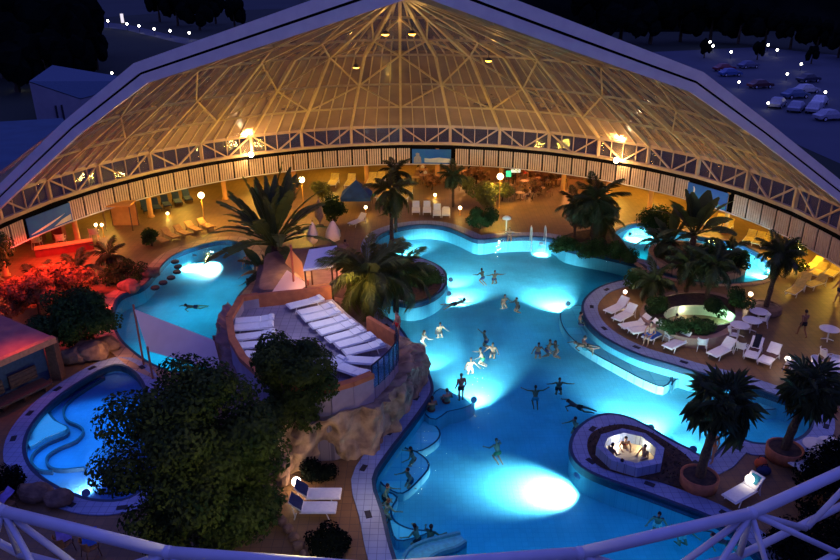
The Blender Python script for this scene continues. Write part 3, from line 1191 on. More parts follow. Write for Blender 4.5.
for x, y, h in ((6, 78, 70), (28, 70, 74), (46, 78, 66), (62, 64, 62), (74, 74, 56), (86, 56, 46), (-12, 82, 76), (18, 92, 56), (52, 90, 44), (80, 86, 36), (98, 70, 28)):
    far_tree(x, y, h, 'dark forest tree in the wood behind the annex at top left', 'forest trees at top left', 1.0)
for x, y, h in ((160, 22, 26), (178, 26, 26), (200, 30, 26), (216, 24, 22), (235, 28, 22)):
    far_tree(x, y, h, 'dark tree in the far copse above the left roof edge', 'trees of the far copse', 1.0)
for x, y, h in ((560, 26, 34), (590, 34, 36), (620, 42, 40), (650, 44, 38), (680, 42, 36), (710, 42, 34), (738, 44, 30), (764, 46, 28), (790, 49, 26), (816, 53, 26), (838, 58, 26), (860, 62, 28)):
    far_tree(x, y, h, 'dark tree in the tree belt behind the parking lot', 'tree belt behind the parking lot', 1.1)
for x, y, lab in ((704, 58, 'leftmost'), (757, 60, 'middle'), (811, 64, 'rightmost')):
    far_tree(x, y, 14, lab + ' of the three small trees standing on the parking lot', None, .8)

# lamps along the road and car park: pole and lit head
LH = mat('lit_far_lamp', (1, 1, 1), 0.4, emit=(1.0, 0.93, 0.78), estr=14)


def far_lamp(px, py, lab, s=1.0, grp=None):
    p = at(px, py + 6, -.06)
    k = ppm(p)
    h = 6.0 / k
    r = max(.12, 1.15 * s / k)
    t = thing('street_lamp', lab, 'street lamp', p, 0, grp)
    b = MB()
    b.tube([(0, 0, 0), (0, 0, h)], [r * .22, r * .15], 6)
    b.build('pole', DARK, t)
    b = MB()
    b.ell((0, 0, h + r * .7), (r, r, r), 10, 6)
    b.build('lamp_head', LH, t, True)


for x, y, lab in ((109, 22, 'dim lamp at the left start of the far road'), (128, 25, 'lamp beside the tall white light on the far road'), (140, 27, 'second small lamp along the far road'),
                  (155, 30, 'lamp at the bright vehicle on the far road'), (171, 32, 'fourth lamp along the far road'), (190, 34, 'rightmost lamp on the far road above the roof edge'), (113, 74, 'lamp just above the left roof edge near the annex'), (21, 84, 'lone lamp in front of the forest at far left')):
    far_lamp(x, y, lab)
for x, y, lab in ((709, 43, 'upper lamp of the pair behind the car park'), (712, 47, 'lower lamp of the pair behind the car park'), (730, 53, 'lamp right of the pair behind the car park'), (767, 46, 'left lamp of two beyond the middle small tree'),
                  (776, 51, 'right lamp of two beyond the middle small tree'), (800, 65, 'lamp left below the rightmost small tree'), (786, 75, 'lamp in the middle of the parked cars'), (738, 83, 'lamp close above the right roof edge by the blue cars'),
                  (767, 104, 'lamp left of the nearest row of cars'), (824, 93, 'lamp right above the white car')):
    far_lamp(x, y, lab, 1.0)
t = thing('sign_pylon', 'tall white lit pylon at the start of the far road', 'pylon', at(123, 24, -.05))
b = MB()
b.bbox((0, 0, 1.9), (1.0, .5, 3.4), .1)
b.build('panel', mat('pylon_white', (0.9, 0.9, 0.9), 0.5, emit=(1, .9, .9), estr=0.9), t)
b = MB()
b.box((0, 0, .2), (1.0, .8, .4))
b.build('base', DARK, t)


# parked cars
def car(px, py, rz, col, lab, s=1.0):
    t = thing('parked_car', lab, 'car', at(px, py, -.03), rz)
    m = mat('car_' + lab[:12].replace(' ', '_'), col, 0.3, spec=.6)
    b = MB()
    prof = [(-2.1, .35), (-2.15, .75), (-1.6, .88), (-1.0, 1.42), (.35, 1.45), (1.05, .92), (1.95, .80), (2.1, .55), (2.08, .35)]
    vs = [(x, -.85 if z < 1 else -.68, z) for x, z in prof] + [(x, .85 if z < 1 else .68, z) for x, z in prof]
    n = len(prof)
    b.add(vs, [tuple(range(n)), tuple(range(2 * n - 1, n - 1, -1))] + [(i, n + i, n + (i + 1) % n, (i + 1) % n) for i in range(n)])
    b.build('body', m, t)
    b = MB()
    for y in (-.80, .80):
        s_ = 1 if y > 0 else -1
        b.add([(-1.35, y * .98, .95), (.80, y * .98, .95), (.25, y * .88, 1.36), (-.95, y * .88, 1.36)], [(0, 1, 2, 3)])
    b.add([(.42, -.6, 1.40), (1.0, -.72, .98), (1.0, .72, .98), (.42, .6, 1.40)], [(0, 1, 2, 3)])
    b.build('window', DARK, t)
    for x in (-1.3, 1.3):
        for y in (-.8, .8):
            wb = MB()
            wb.tube([(x, y - .1, .32), (x, y + .1, .32)], .32, 12)
            wo = wb.build('wheel', BLACK, t)
            hb_ = MB()
            sy_ = 1 if y > 0 else -1
            hb_.tube([(x, y + sy_ * .10, .32), (x, y + sy_ * .115, .32)], .19, 12)
            hb_.build('hub_cap', VSTEEL, wo)


for c in ((724, 71, .2, (.25, .04, .05), 'red car in the far row behind the right roof edge'), (730, 76, .15, (.06, .14, .40), 'blue car below the red car by the roof edge'),
          (748, 68, .3, (.10, .12, .25), 'dark blue car alone in the far row'), (806, 93, .25, (.55, .55, .6), 'white car below the mid car park lamp'), (795, 98, .2, (.10, .16, .30), 'blue hatchback beside the white car'),
          (777, 107, .9, (.35, .35, .42), 'grey car at left end of the nearest row'), (796, 111, .9, (.30, .32, .42), 'grey car second in the nearest row'), (814, 112, .9, (.45, .45, .52), 'light grey car third in the nearest row'),
          (819, 105, .9, (.75, .75, .8), 'bright white car behind the nearest row'), (829, 120, .2, (.40, .40, .50), 'pale car low in front of the nearest row'), (808, 82, .3, (.05, .05, .08), 'black car in the middle row'), (760, 88, .2, (.10, .03, .04), 'dark maroon car left in the middle row')):
    car(*c)
# ------------------------------------------------------------------ sun terrace on the rock
ZR = 3.0
COP = [(258, 294), (296, 290), (331, 286), (346, 300), (368, 317), (396, 334), (398, 345), (389, 358), (372, 373), (352, 381), (330, 387), (295, 388),
       (264, 376), (243, 357), (232, 338), (229, 317), (241, 297)]
COPz = 3.75
CP = px_poly(COP, COPz, 1)
sgnc = area2(CP) > 0
TERR = tile_mat('terrace_tiles', (0.30, 0.26, 0.33), (0.15, 0.13, 0.19), 0.4, 0.6, 0.85)
CPs = ccw(CP)
b = MB()
b.prism(CPs, 0.0, ZR, 0, bottom=False)
tag(b.build('terrace_floor', TERR), 'violet tiled floor of the raised sun terrace', 'terrace', kind='structure')
COPING = mat('terracotta_coping', (0.50, 0.16, 0.06), 0.75, (0.36, 0.11, 0.05), 3, 0.2)
PLAST = mat('violet_plaster', (0.34, 0.28, 0.36), 0.85, (0.26, 0.21, 0.28), 1.5, 0.3)


def parapet(idx, name, lab, z0, z1, m, wd=.22):
    b = MB()
    for i in range(len(idx) - 1):
        p, q = CP[idx[i]], CP[idx[i + 1]]
        b.bar((*p, (z0 + z1) / 2), (*q, (z0 + z1) / 2), wd, z1 - z0)
    return tag(b.build(name, m), lab, 'parapet', kind='structure')


parapet([0, 1, 2], 'parapet_back', 'terracotta parapet along the back of the sun terrace', 3.0, 3.75, COPING)
parapet([4, 5], 'parapet_right', 'terracotta parapet at the right back of the sun terrace', 3.0, 3.8, COPING)
parapet([8, 9, 10, 11, 12, 13, 14, 15, 16, 0], 'parapet_front', 'curved violet parapet along the front and left of the sun terrace', 2.2, 3.55, PLAST)
parapet([8, 9, 10, 11, 12, 13, 14, 15, 16, 0], 'coping', 'terracotta coping on the curved terrace parapet', 3.55, 3.78, COPING, .34)
# glass balustrade at the right end
t = thing('glass_balustrade', 'curved blue glass balustrade at the right end of the sun terrace', 'balustrade', (*CP[7], 2.9))
L = t.location
GLB = glazing_mat('balustrade_glass', (0.05, 0.22, 0.40), 0.55, 0.05)
seq = [5, 6, 7, 8]
gp = smooth_open([CP[i] for i in seq], 3)
gp = [Vector((p[0], p[1], 0)) for p in gp]
for i in range(len(gp) - 1):
    b = MB()
    b.bar(gp[i] - L + Vector((0, 0, 3.5)), gp[i + 1] - L + Vector((0, 0, 3.5)), .03, 1.15)
    b.build('glass_panel', GLB, t)
for i in range(len(gp)):
    b = MB()
    b.tube([gp[i] - L + Vector((0, 0, 2.9)), gp[i] - L + Vector((0, 0, 4.12))], .035, 8)
    b.build('post', DARK, t)
b = MB()
b.tube([p - L + Vector((0, 0, 4.12)) for p in gp], .04, 8)
b.build('handrail', DARK, t)

# rock cliff under the terrace (right, front and left)
def cliff(name, top, zt, foot, lab, m=ROCK, nz=14, amp=.5, zf=-0.2, seed=0):
    T = px_poly(top, zt, 1)
    Bm = px_poly(foot, zf, 1)
    nx = 150
    def samp(L_, q):
        x = q * (len(L_) - 1)
        i = min(int(x), len(L_) - 2)
        f = x - i
        return Vector((L_[i][0] * (1 - f) + L_[i + 1][0] * f, L_[i][1] * (1 - f) + L_[i + 1][1] * f))
    vs, fs = [], []
    for i in range(nx + 1):
        q = i / nx
        a, c = samp(T, q), samp(Bm, q)
        for j in range(nz + 3):
            if j <= nz:
                f = j / nz
                p = a.lerp(c, f ** .8)
                z = zt * (1 - f) + zf * f
            else:
                ctr = Vector(CTR)
                d = (ctr - a).normalized()
                p = a + d * (1.3 * (j - nz))
                z = zt - .35 * (j - nz)
            v = Vector((p.x, p.y, z))
            out_ = (p - Vector(CTR)).normalized()
            w_ = Vector((v.x * .75, v.y * .75, v.z * .28))
            k_ = noise.noise(w_ * 1.1 + Vector((seed, 0, 0))) * amp + abs(noise.noise(w_ * 2.6)) * amp * .7 + noise.noise(v * 2.2) * amp * .3
            g = Vector((out_.x, out_.y, 0)) * (k_ + .12) + noise.noise_vector(v * 1.9) * .12
            if j > nz:
                g *= .2
            vs.append(v + g)
    # order rows: inner cap first
    R_ = nz + 3
    order = [nz + 2, nz + 1] + list(range(nz + 1))
    for i in range(nx):
        for j in range(R_ - 1):
            a0, a1 = i * R_ + order[j], i * R_ + order[j + 1]
            fs.append((a0, a1, a1 + R_, a0 + R_))
    b = MB()
    b.add(vs, fs)
    return tag(b.build(name, m, None, False), lab, 'rock cliff', kind='structure')


CTR = Vector((sum(p[0] for p in CP) / len(CP), sum(p[1] for p in CP) / len(CP)))
cliff('rock_cliff', [(394, 338), (406, 341), (413, 350), (408, 366), (398, 384), (385, 398), (365, 405), (340, 411), (312, 419), (278, 420)], 2.5,
      [(398, 345), (418, 352), (425, 368), (423, 386), (410, 408), (396, 430), (372, 452), (342, 461), (302, 471), (264, 472)],
      'tall brown artificial rock cliff beneath the front right of the sun terrace', amp=.62)
cliff('rock_slope', [(280, 408), (262, 398), (246, 380), (233, 360), (222, 342), (220, 322), (230, 303)], 2.4,
      [(272, 462), (248, 450), (232, 428), (219, 400), (214, 372), (222, 345), (232, 322)],
      'pinkish rock slope on the left side of the sun terrace', mat('pink_rock', (0.34, 0.20, 0.17), 0.9, (0.14, 0.09, 0.09), 1.3, .9, detail=8), amp=.5, seed=4)

# raised rock garden behind the terrace
P = ccw(px_poly([(262, 262), (300, 255), (345, 250), (362, 268), (368, 300), (345, 306), (330, 300), (262, 304), (252, 296), (256, 280)], 1.6, 3))
b = MB()
b.prism(P, 0, 1.6, bottom=False)
b.prism(offset(P, -.5), 1.6, 2.3, bottom=False)
tag(b.build('rock_terrace', mat('paved_rock', (0.26, 0.17, 0.15), 0.9, (0.16, 0.10, 0.10), 1.5, .5)), 'paved rock platform behind the sun terrace with sails and kiosk', 'rock platform', kind='structure')

# ------------------------------------------------------------------ furniture prototypes
def lounger_kind(name, cat, head, sling, frame, thick=.07):
    """sun lounger: origin under the middle, head end towards +y; head = backrest pitch in degrees"""
    t = thing(name, '', cat)
    hz = .34
    b = MB()
    b.bbox((0, -.32, hz), (.62, 1.28, thick), .02)
    b.build('seat', sling, t)
    b = MB()
    a = radians(head)
    L = .68
    M = Matrix.Rotation(a, 3, 'X')
    q = MB().bbox((0, L / 2, 0), (.62, L, thick), .02)
    b.add([M @ Vector(v) + Vector((0, .33, hz + .01)) for v in q.v], q.f)
    bk_ = b.build('backrest', sling, t)
    if head < 8:
        q = MB().bbox((0, L - .16, thick * .8), (.5, .24, .08), .03)
        b = MB()
        b.add([M @ Vector(v) + Vector((0, .33, hz + .01)) for v in q.v], q.f)
        b.build('pillow', sling, bk_)
    b = MB()
    for x in (-.33, .33):
        b.tube([(x, -.98, hz - .02), (x, .98 if head < 8 else .42, hz - .02)], .025, 6)
    for y in (-.98, -.3, .35):
        b.tube([(-.33, y, hz - .03), (.33, y, hz - .03)], .02, 6)
    if head >= 8:
        for x in (-.28, .28):
            b.tube([(x, .62, .06), (x, .33 + .5 * cos(a), hz + .5 * sin(a) - .04)], .02, 6)
    b.build('frame', frame, t)
    for x in (-.33, .33):
        for y, dy in ((-.62, -.1), (.55, .1)):
            b = MB()
            b.tube([(x, y, hz - .02), (x, y + dy, 0)], .026, 6)
            b.build('leg', frame, t)
    return Kind(t)


K_FLAT = lounger_kind('sun_lounger', 'sun lounger', 5, SLING, WHITE, .09)
K_UP = lounger_kind('sun_lounger', 'sun lounger', 42, SLING, WHITE)
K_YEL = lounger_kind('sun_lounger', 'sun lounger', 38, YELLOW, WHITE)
K_TAN = lounger_kind('sun_lounger', 'sun lounger', 30, TANC, WOOD)
K_NAVY = lounger_kind('sun_lounger', 'sun lounger', 55, BLUEC, DARK)


def chair_kind(name, seatm, frame):
    t = thing(name, '', 'chair')
    b = MB()
    b.bbox((0, 0, .43), (.50, .46, .04), .015)
    b.build('seat', seatm, t)
    b = MB()
    n = 8
    for i in range(n):
        a0, a1 = pi * (.08 + .84 * i / n), pi * (.08 + .84 * (i + 1) / n)
        A = Vector((.27 * cos(a0), .04 + .24 * sin(a0), 0))
        B = Vector((.27 * cos(a1), .04 + .24 * sin(a1), 0))
        b.add([A + Vector((0, 0, .45)), B + Vector((0, 0, .45)), B * 1.08 + Vector((0, .05, .84)), A * 1.08 + Vector((0, .05, .84))], [(0, 1, 2, 3)])
    b.tube([(.29 * cos(pi * (.08 + .84 * i / n)), .09 + .26 * sin(pi * (.08 + .84 * i / n)), .84) for i in range(n + 1)], .022, 6)
    b.build('backrest', seatm, t)
    for x in (-1, 1):
        b = MB()
        b.tube([(x * .27, .10, .66), (x * .29, -.10, .66), (x * .27, -.22, .62), (x * .25, -.22, .44)], .022, 6)
        b.build('armrest', frame, t)
        for y in (-.20, .22):
            b = MB()
            b.tube([(x * .22, y, .42), (x * .26, y * 1.25, 0)], .022, 6)
            b.build('leg', frame, t)
    return Kind(t)


def table_kind(name, r, topm, legm, h=.73):
    t = thing(name, '', 'table')
    b = MB()
    b.lathe([(r * .96, h - .035), (r, h - .02), (r, h), (r * .97, h + .008)], 24)
    b.build('tabletop', topm, t)
    b = MB()
    b.tube([(0, 0, .03), (0, 0, h - .03)], .04, 8)
    b.build('pedestal', legm, t)
    b = MB()
    for k in range(4):
        a = pi / 4 + k * pi / 2
        b.tube([(0, 0, .10), (cos(a) * r * .6, sin(a) * r * .6, .025)], .03, 6)
    b.build('foot', legm, t)
    return Kind(t)


K_CHAIR = chair_kind('garden_chair', WHITE, WHITE)
K_WCHAIR = chair_kind('cafe_chair', WOOD, WOODD)
K_RCHAIR = chair_kind('cafe_chair', mat('cream_seat', (0.75, 0.62, 0.40), 0.6), mat('cream_frame', (0.7, 0.6, 0.45), 0.6))
K_TABLE = table_kind('garden_table', .55, WHITE, WHITE)
K_WTABLE = table_kind('cafe_table', .45, mat('cafe_top', (0.45, 0.22, 0.09), 0.4), WOODD)


def rz_of(foot, head, z=0.0):
    a, c = at(*foot, z), at(*head, z)
    d = c - a
    return atan2(-d.x, d.y), (a + c) / 2


# terrace loungers: (left px, right px) ends of the bed on the terrace floor
LT = [((236, 327), (274, 324)), ((234, 334), (274, 331)), ((236, 344), (275, 339)), ((240, 352), (277, 349)), ((244, 360), (281, 365))]
OR5 = ['backmost', 'second from the back', 'third from the back', 'fourth from the back', 'frontmost']
for (a, c), o in zip(LT, OR5):
    rz, m_ = rz_of(a, c, ZR)
    K_FLAT.put((m_.x, m_.y, ZR), rz, 'flat white terrace lounger, %s of the five by the left parapet' % o, 'sun loungers on the raised terrace')
RT_ = [((289, 312), (322, 304)), ((299, 319), (334, 311)), ((304, 325), (339, 317)), ((312, 332), (346, 324)), ((319, 339), (355, 329)), ((328, 346), (363, 336)),
       ((337, 352), (373, 342)), ((345, 359), (382, 350)), ((351, 366), (382, 368))]
OR9 = ['backmost', 'second from the back', 'third from the back', 'fourth from the back', 'fifth from the back', 'sixth from the back', 'seventh from the back', 'eighth from the back', 'ninth from the back']
for (a, c), o in zip(RT_, OR9):
    rz, m_ = rz_of(a, c, ZR)
    K_FLAT.put((m_.x, m_.y, ZR), rz, 'flat white terrace lounger, %s of the long right row' % o, 'sun loungers on the raised terrace')
for a, c, l in (((336, 371), (364, 381), 'flat white sun lounger turned across the front end of the terrace row'), ((318, 378), (338, 368), 'white sun lounger at the terrace front half hidden by the ficus tree')):
    rz, m_ = rz_of(a, c, ZR)
    K_FLAT.put((m_.x, m_.y, ZR), rz, l, 'sun loungers on the raised terrace')

# right deck loungers: foot px, head px
RD = [((606, 317), (627, 307), 'raised white lounger at the left end of the right deck row'), ((614, 325), (635, 314), 'raised white lounger second from the left on the right deck'),
      ((623, 331), (647, 327), 'white lounger third from the left on the right deck, partly behind others'), ((632, 336), (657, 332), 'white lounger fourth from the left on the right deck'),
      ((645, 344), (665, 333), 'white lounger with a blue towel on the right deck'), ((665, 353), (688, 342), 'white lounger alone in front of the whirlpool planter'),
      ((711, 360), (731, 350), 'white lounger between the two armchairs on the right deck'), ((749, 363), (757, 348), 'white lounger with a dark towel across it on the right deck'),
      ((761, 369), (776, 354), 'white lounger with a brown towel at the right end of the deck row')]
for a, c, l in RD:
    rz, m_ = rz_of(a, c)
    K_UP.put((m_.x, m_.y, 0), rz, l, 'white loungers on the right deck')
for a, c, l in (((822, 384), (836, 372), 'white lounger at the right edge of the photo behind the fan palm'), ((727, 506), (758, 488), 'white lounger under a lamp in front of the whirlpool peninsula'),
                ((800, 470), (816, 462), 'white lounger left in the dark corner right of the potted palm'), ((818, 470), (832, 461), 'white lounger right in the dark corner right of the potted palm'),
                ((334, 500), (300, 500), 'upper white lounger beside the stone border at the bottom'), ((328, 514), (296, 514), 'lower white lounger beside the stone border at the bottom')):
    rz, m_ = rz_of(a, c)
    K_UP.put((m_.x, m_.y, 0), rz, l)
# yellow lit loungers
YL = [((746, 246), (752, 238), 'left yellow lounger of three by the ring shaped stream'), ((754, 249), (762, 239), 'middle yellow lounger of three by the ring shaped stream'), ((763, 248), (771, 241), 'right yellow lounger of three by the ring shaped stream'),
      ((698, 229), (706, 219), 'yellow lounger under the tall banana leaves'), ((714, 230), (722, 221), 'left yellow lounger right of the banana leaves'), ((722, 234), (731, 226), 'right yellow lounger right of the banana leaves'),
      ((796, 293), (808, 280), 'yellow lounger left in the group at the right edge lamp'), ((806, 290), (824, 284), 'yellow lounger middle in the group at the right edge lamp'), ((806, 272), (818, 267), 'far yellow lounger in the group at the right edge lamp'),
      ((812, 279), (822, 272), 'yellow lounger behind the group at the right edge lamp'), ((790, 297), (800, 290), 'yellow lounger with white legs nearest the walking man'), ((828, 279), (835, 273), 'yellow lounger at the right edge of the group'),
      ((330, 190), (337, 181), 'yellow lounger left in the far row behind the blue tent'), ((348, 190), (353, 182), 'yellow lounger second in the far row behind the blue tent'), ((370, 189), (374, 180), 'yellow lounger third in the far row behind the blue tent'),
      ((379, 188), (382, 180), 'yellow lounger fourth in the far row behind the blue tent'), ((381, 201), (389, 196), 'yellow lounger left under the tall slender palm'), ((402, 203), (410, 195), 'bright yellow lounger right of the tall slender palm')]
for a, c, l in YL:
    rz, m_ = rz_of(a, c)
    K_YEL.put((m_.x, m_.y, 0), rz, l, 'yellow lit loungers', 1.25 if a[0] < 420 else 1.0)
for i, (x, y) in enumerate(((147, 216), (157, 214), (167, 211), (178, 208), (188, 205))):
    rz, m_ = rz_of((x + 3, y), (x - 4, y - 9))
    K_NAVY.put((m_.x, m_.y, 0), rz, 'navy blue lounger, %s of the five under the left fascia' % ['leftmost', 'second from left', 'middle', 'fourth from left', 'rightmost'][i], 'navy loungers under the fascia')
for i, (x, y) in enumerate(((160, 243), (171, 239), (183, 236), (194, 232), (206, 229))):
    rz, m_ = rz_of((x + 6, y + 2), (x - 6, y - 3))
    K_TAN.put((m_.x, m_.y, 0), rz, 'tan lounger, %s of the five along the back of the left pool' % ['leftmost', 'second from left', 'middle', 'fourth from left', 'rightmost'][i], 'tan loungers behind the left pool')
for i, (x, y) in enumerate(((416, 213), (427, 213), (437, 216), (446, 216))):
    rz, m_ = rz_of((x, y + 4), (x, y - 5))
    (K_FLAT if i == 3 else K_UP).put((m_.x, m_.y, 0), rz, 'white lounger facing the water, %s of four behind the far upper lobe' % ['leftmost', 'second from left', 'third from left', 'rightmost'][i], 'loungers behind the far lobe')
rz, m_ = rz_of((352, 227), (364, 222))
K_UP.put((m_.x, m_.y, 0), rz, 'white lounger behind the rock garden by the bushy palm')

# chairs and tables, right side
for x, y, r_, l in ((669, 343, .4, 'white garden chair right behind the lounger with the blue towel'), (701, 350, 2.9, 'white garden chair between the lone lounger and its right neighbour'), (740, 354, 2.4, 'small white garden chair beside the dark towel lounger'),
                    (732, 341, 1.2, 'white garden chair left of the round tables by the planter'), (762, 326, -1.9, 'white garden chair right of the round tables under the tall palm'), (824, 362, 1.7, 'white garden chair at the right edge beside the walking man'), (834, 372, -.5, 'white garden chair at the right edge behind the lounger'),
                    (815, 372, .6, 'white garden chair half hidden behind the crown of the right fan palm'), (790, 372, 2.0, 'white garden chair by the small lamp next to the fan palm'), (835, 404, 1.0, 'white garden chair at the right edge below the lounger')):
    K_CHAIR.put(at(x, y), r_, l, 'white garden chairs')
for x, y, l in ((738, 336, 'white round table at the planter edge, front one of three'), (750, 331, 'white round table at the planter edge, middle one of three'), (757, 322, 'large white round table at the planter edge, rear one of three'),
                (827, 340, 'small white table right of the walking man'), (832, 400, 'white round table at the right edge by the potted palm'), (813, 458, 'white round table left in the dark corner'), (827, 457, 'white round table right in the dark corner')):
    K_TABLE.put(at(x, y), .3, l, 'white round tables')
# bottom left corner furniture with violet towels
for x, y, r_, l in ((66, 552, 2.6, 'wicker chair under the violet towel left of the big tree'), (92, 556, 2.4, 'wicker chair with a blue towel behind the near truss'), (9, 513, 1.2, 'wicker chair at the left edge behind the near truss')):
    K_WCHAIR.put(at(x, y), r_, l)


def towel(p, size, rz, m, lab, tilt=0.0, z=None):
    t = MB()
    nx, ny = 6, 10
    vs, fs = [], []
    rr = random.Random(hash(lab) % 999)
    M = Matrix.Rotation(rz, 3, 'Z') @ Matrix.Rotation(tilt, 3, 'X')
    for i in range(nx + 1):
        for j in range(ny + 1):
            x, y = (i / nx - .5) * size[0], (j / ny - .5) * size[1]
            vs.append(M @ Vector((x, y, .012 + .015 * sin(i * 1.9 + j * .8))))
    for i in range(nx):
        for j in range(ny):
            a = i * (ny + 1) + j
            fs.append((a, a + ny + 1, a + ny + 2, a + 1))
    t.add(vs, fs)
    return tag(t.build('towel', m, None, True, p), lab, 'towel')


def towel_on(a, c, f, size, m, lab, up=False, z0=0.0):
    rz, m_ = rz_of(a, c, z0)
    d = Vector((-sin(rz), cos(rz), 0))
    if up:
        p = Vector((m_.x, m_.y, z0)) + d * (.33 + .35 * cos(radians(42))) + Vector((0, 0, .41 + .35 * sin(radians(42))))
        towel(p, size, rz, m, lab, radians(42))
    else:
        p = Vector((m_.x, m_.y, z0 + .385)) + d * f
        towel(p, size, rz, m, lab)


towel_on((645, 344), (665, 333), -.35, (.72, 1.1), CLOTH['blue'], 'blue patterned towel spread on a lounger of the right deck')
towel_on((749, 363), (757, 348), 0, (.34, .85), CLOTH['black'], 'narrow dark towel hung down a lounger backrest on the right deck', True)
towel_on((761, 369), (776, 354), .05, (.75, .5), CLOTH['brown'], 'brown towel across the last lounger of the right deck row')
towel_on((749, 363), (757, 348), -.05, (.5, .4), CLOTH['brown'], 'small brown towel on the seat of the dark towel lounger')
towel_on((727, 506), (758, 488), 0, (.4, .4), CLOTH['teal'], 'teal towel at the head of the lounger in front of the peninsula', True)
towel_on((334, 500), (300, 500), 0, (.66, .62), CLOTH['navy'], 'navy towel over the backrest of the upper lounger at the bottom', True)
towel_on((328, 514), (296, 514), 0, (.66, .62), CLOTH['navy'], 'navy towel over the backrest of the lower lounger at the bottom', True)
towel(at(66, 552) + Vector((0, .12, .80)), (.5, .7), .5, CLOTH['violet'], 'violet towel over the wicker chair left of the big tree', .5)
towel(at(92, 556) + Vector((0, .12, .80)), (.5, .7), .3, CLOTH['blue'], 'blue towel over the wicker chair behind the near truss', .5)
towel(at(9, 513) + Vector((0, .12, .80)), (.5, .6), -.6, CLOTH['violet'], 'violet towel over the chair at the left edge', .5)

# red bar at the left
RED = mat('red_painted_panel', (0.22, 0.03, 0.02), 0.6, (0.15, 0.02, 0.015), 3)
t = thing('bar_counter', 'long bar counter lit red beneath the left banner', 'bar counter', at(66, 249))
a_, c_ = at(36, 257) - t.location, at(94, 248) - t.location
b = MB()
b.bar(a_ + Vector((0, 0, .32)), c_ + Vector((0, 0, .32)), .5, .64)
b.build('front', RED, t)
b = MB()
b.bar(a_ + Vector((0, 0, .68)), c_ + Vector((0, 0, .68)), .75, .07)
b.build('counter_top', mat('bar_top', (0.70, 0.40, 0.18), 0.5), t)
for px_, py_, w_, h_, l in ((60, 243, .9, 1.9, 'red square pillar rising behind the bar counter'), (36, 246, 1.3, 1.1, 'low red cabinet at the left end of the bar')):
    t = thing('red_pillar' if h_ > 1.5 else 'red_cabinet', l, 'pillar' if h_ > 1.5 else 'cabinet', at(px_, py_ - 4))
    b = MB()
    b.bbox((0, 0, h_ / 2), (w_, w_ * .7, h_), .05)
    b.build('shaft', RED, t)
    b = MB()
    b.bbox((0, 0, h_ + .04), (w_ * 1.1, w_ * .8, .08), .02)
    b.build('cap', WOODD, t)
for x, y, l in ((38, 248, 'cream round backed chair left at the red bar'), (62, 246, 'bright cream round backed chair middle at the red bar'), (95, 240, 'cream round backed chair right at the red bar')):
    K_RCHAIR.put(at(x, y), pi + .2, l, 'cream chairs at the red bar', 1.25)
# glowing orange cabana panel
t = thing('cabana', 'orange lit canvas cabana under the left fascia', 'cabana', at(123, 228))
b = MB()
b.bbox((0, 0, 2.1), (2.3, 1.6, .12), .05)
b.build('canopy', mat('orange_canvas', (0.72, 0.36, 0.08), 0.8, (0.6, 0.28, 0.06), 2), t)
b = MB()
b.box((0, .7, 1.0), (2.2, .06, 2.0))
b.build('back_canvas', mat('orange_canvas', (0.72, 0.36, 0.08)), t)
for x in (-1.08, 1.08):
    for y in (-.7, .7):
        b = MB()
        b.tube([(x, y, 0), (x, y, 2.05)], .05, 8)
        b.build('pole', WOODD, t)

# bar kiosk at the left edge
t = thing('bar_kiosk', 'low kiosk at the left edge with red lit roof edge and dark bench', 'kiosk', at(20, 388))
L = t.location
q0, q1 = at(-30, 374, 2.4), at(54, 338, 2.4)
d = (q1 - q0).normalized()
nrm = Vector((-d.y, d.x, 0))
b = MB()
P = [q0 + nrm * 5, q1 + nrm * 5, q1, q0]
b.prism([((p - L).x, (p - L).y) for p in P], 2.25, 2.45)
b.build('roof', mat('kiosk_roof', (0.45, 0.16, 0.12), 0.8, (0.32, 0.10, 0.10), 1.5, .3), t)
b = MB()
b.bar(q0 - L + Vector((0, 0, -.05)), q1 - L + Vector((0, 0, -.05)), .35, .32)
b.build('roof_edge', mat('kiosk_edge', (0.60, 0.22, 0.10), 0.7), t)
b = MB()
P2 = [q0 + nrm * 4.5, q1 + nrm * 4.5 - d * .4, q1 + nrm * .5 - d * .4, q0 + nrm * .5]
b.prism([((p - L).x, (p - L).y) for p in P2], 0, 2.25)
b.build('wall', mat('kiosk_wall', (0.05, 0.08, 0.13), 0.8), t)
b = MB()
b.bar((q1 - L).xy.to_3d() + nrm * .2 - d * .1, (q1 - L).xy.to_3d() + nrm * .2 - d * .1 + Vector((0, 0, 2.3)), .5, .5)
b.build('post', WOODD, t)
b = MB()
u0, u1 = q0 - nrm * .3 - L, q1 - nrm * .3 - d * 1.0 - L
b.bar(Vector((u0.x, u0.y, .45)), Vector((u1.x, u1.y, .45)), .9, .1)
for q in (0, .33, .66, 1):
    pp = u0.lerp(u1, q)
    b.bar(Vector((pp.x, pp.y, 0)), Vector((pp.x, pp.y, .42)), .7, .1)
b.build('bench', WOODD, t)
for k, (s0, s1) in enumerate(((.10, .42), (.52, .95))):
    b = MB()
    w0_, w1_ = u0.lerp(u1, s0) + nrm * .55, u0.lerp(u1, s1) + nrm * .55
    b.bar(Vector((w0_.x, w0_.y, .95)), Vector((w1_.x, w1_.y, .95)), .1, .7)
    for zz in (.72, .95, 1.18):
        b.bar(Vector((w0_.x, w0_.y, zz)) - nrm * .07, Vector((w1_.x, w1_.y, zz)) - nrm * .07, .05, .1)
    b.build('bench_back', WOODD, t)

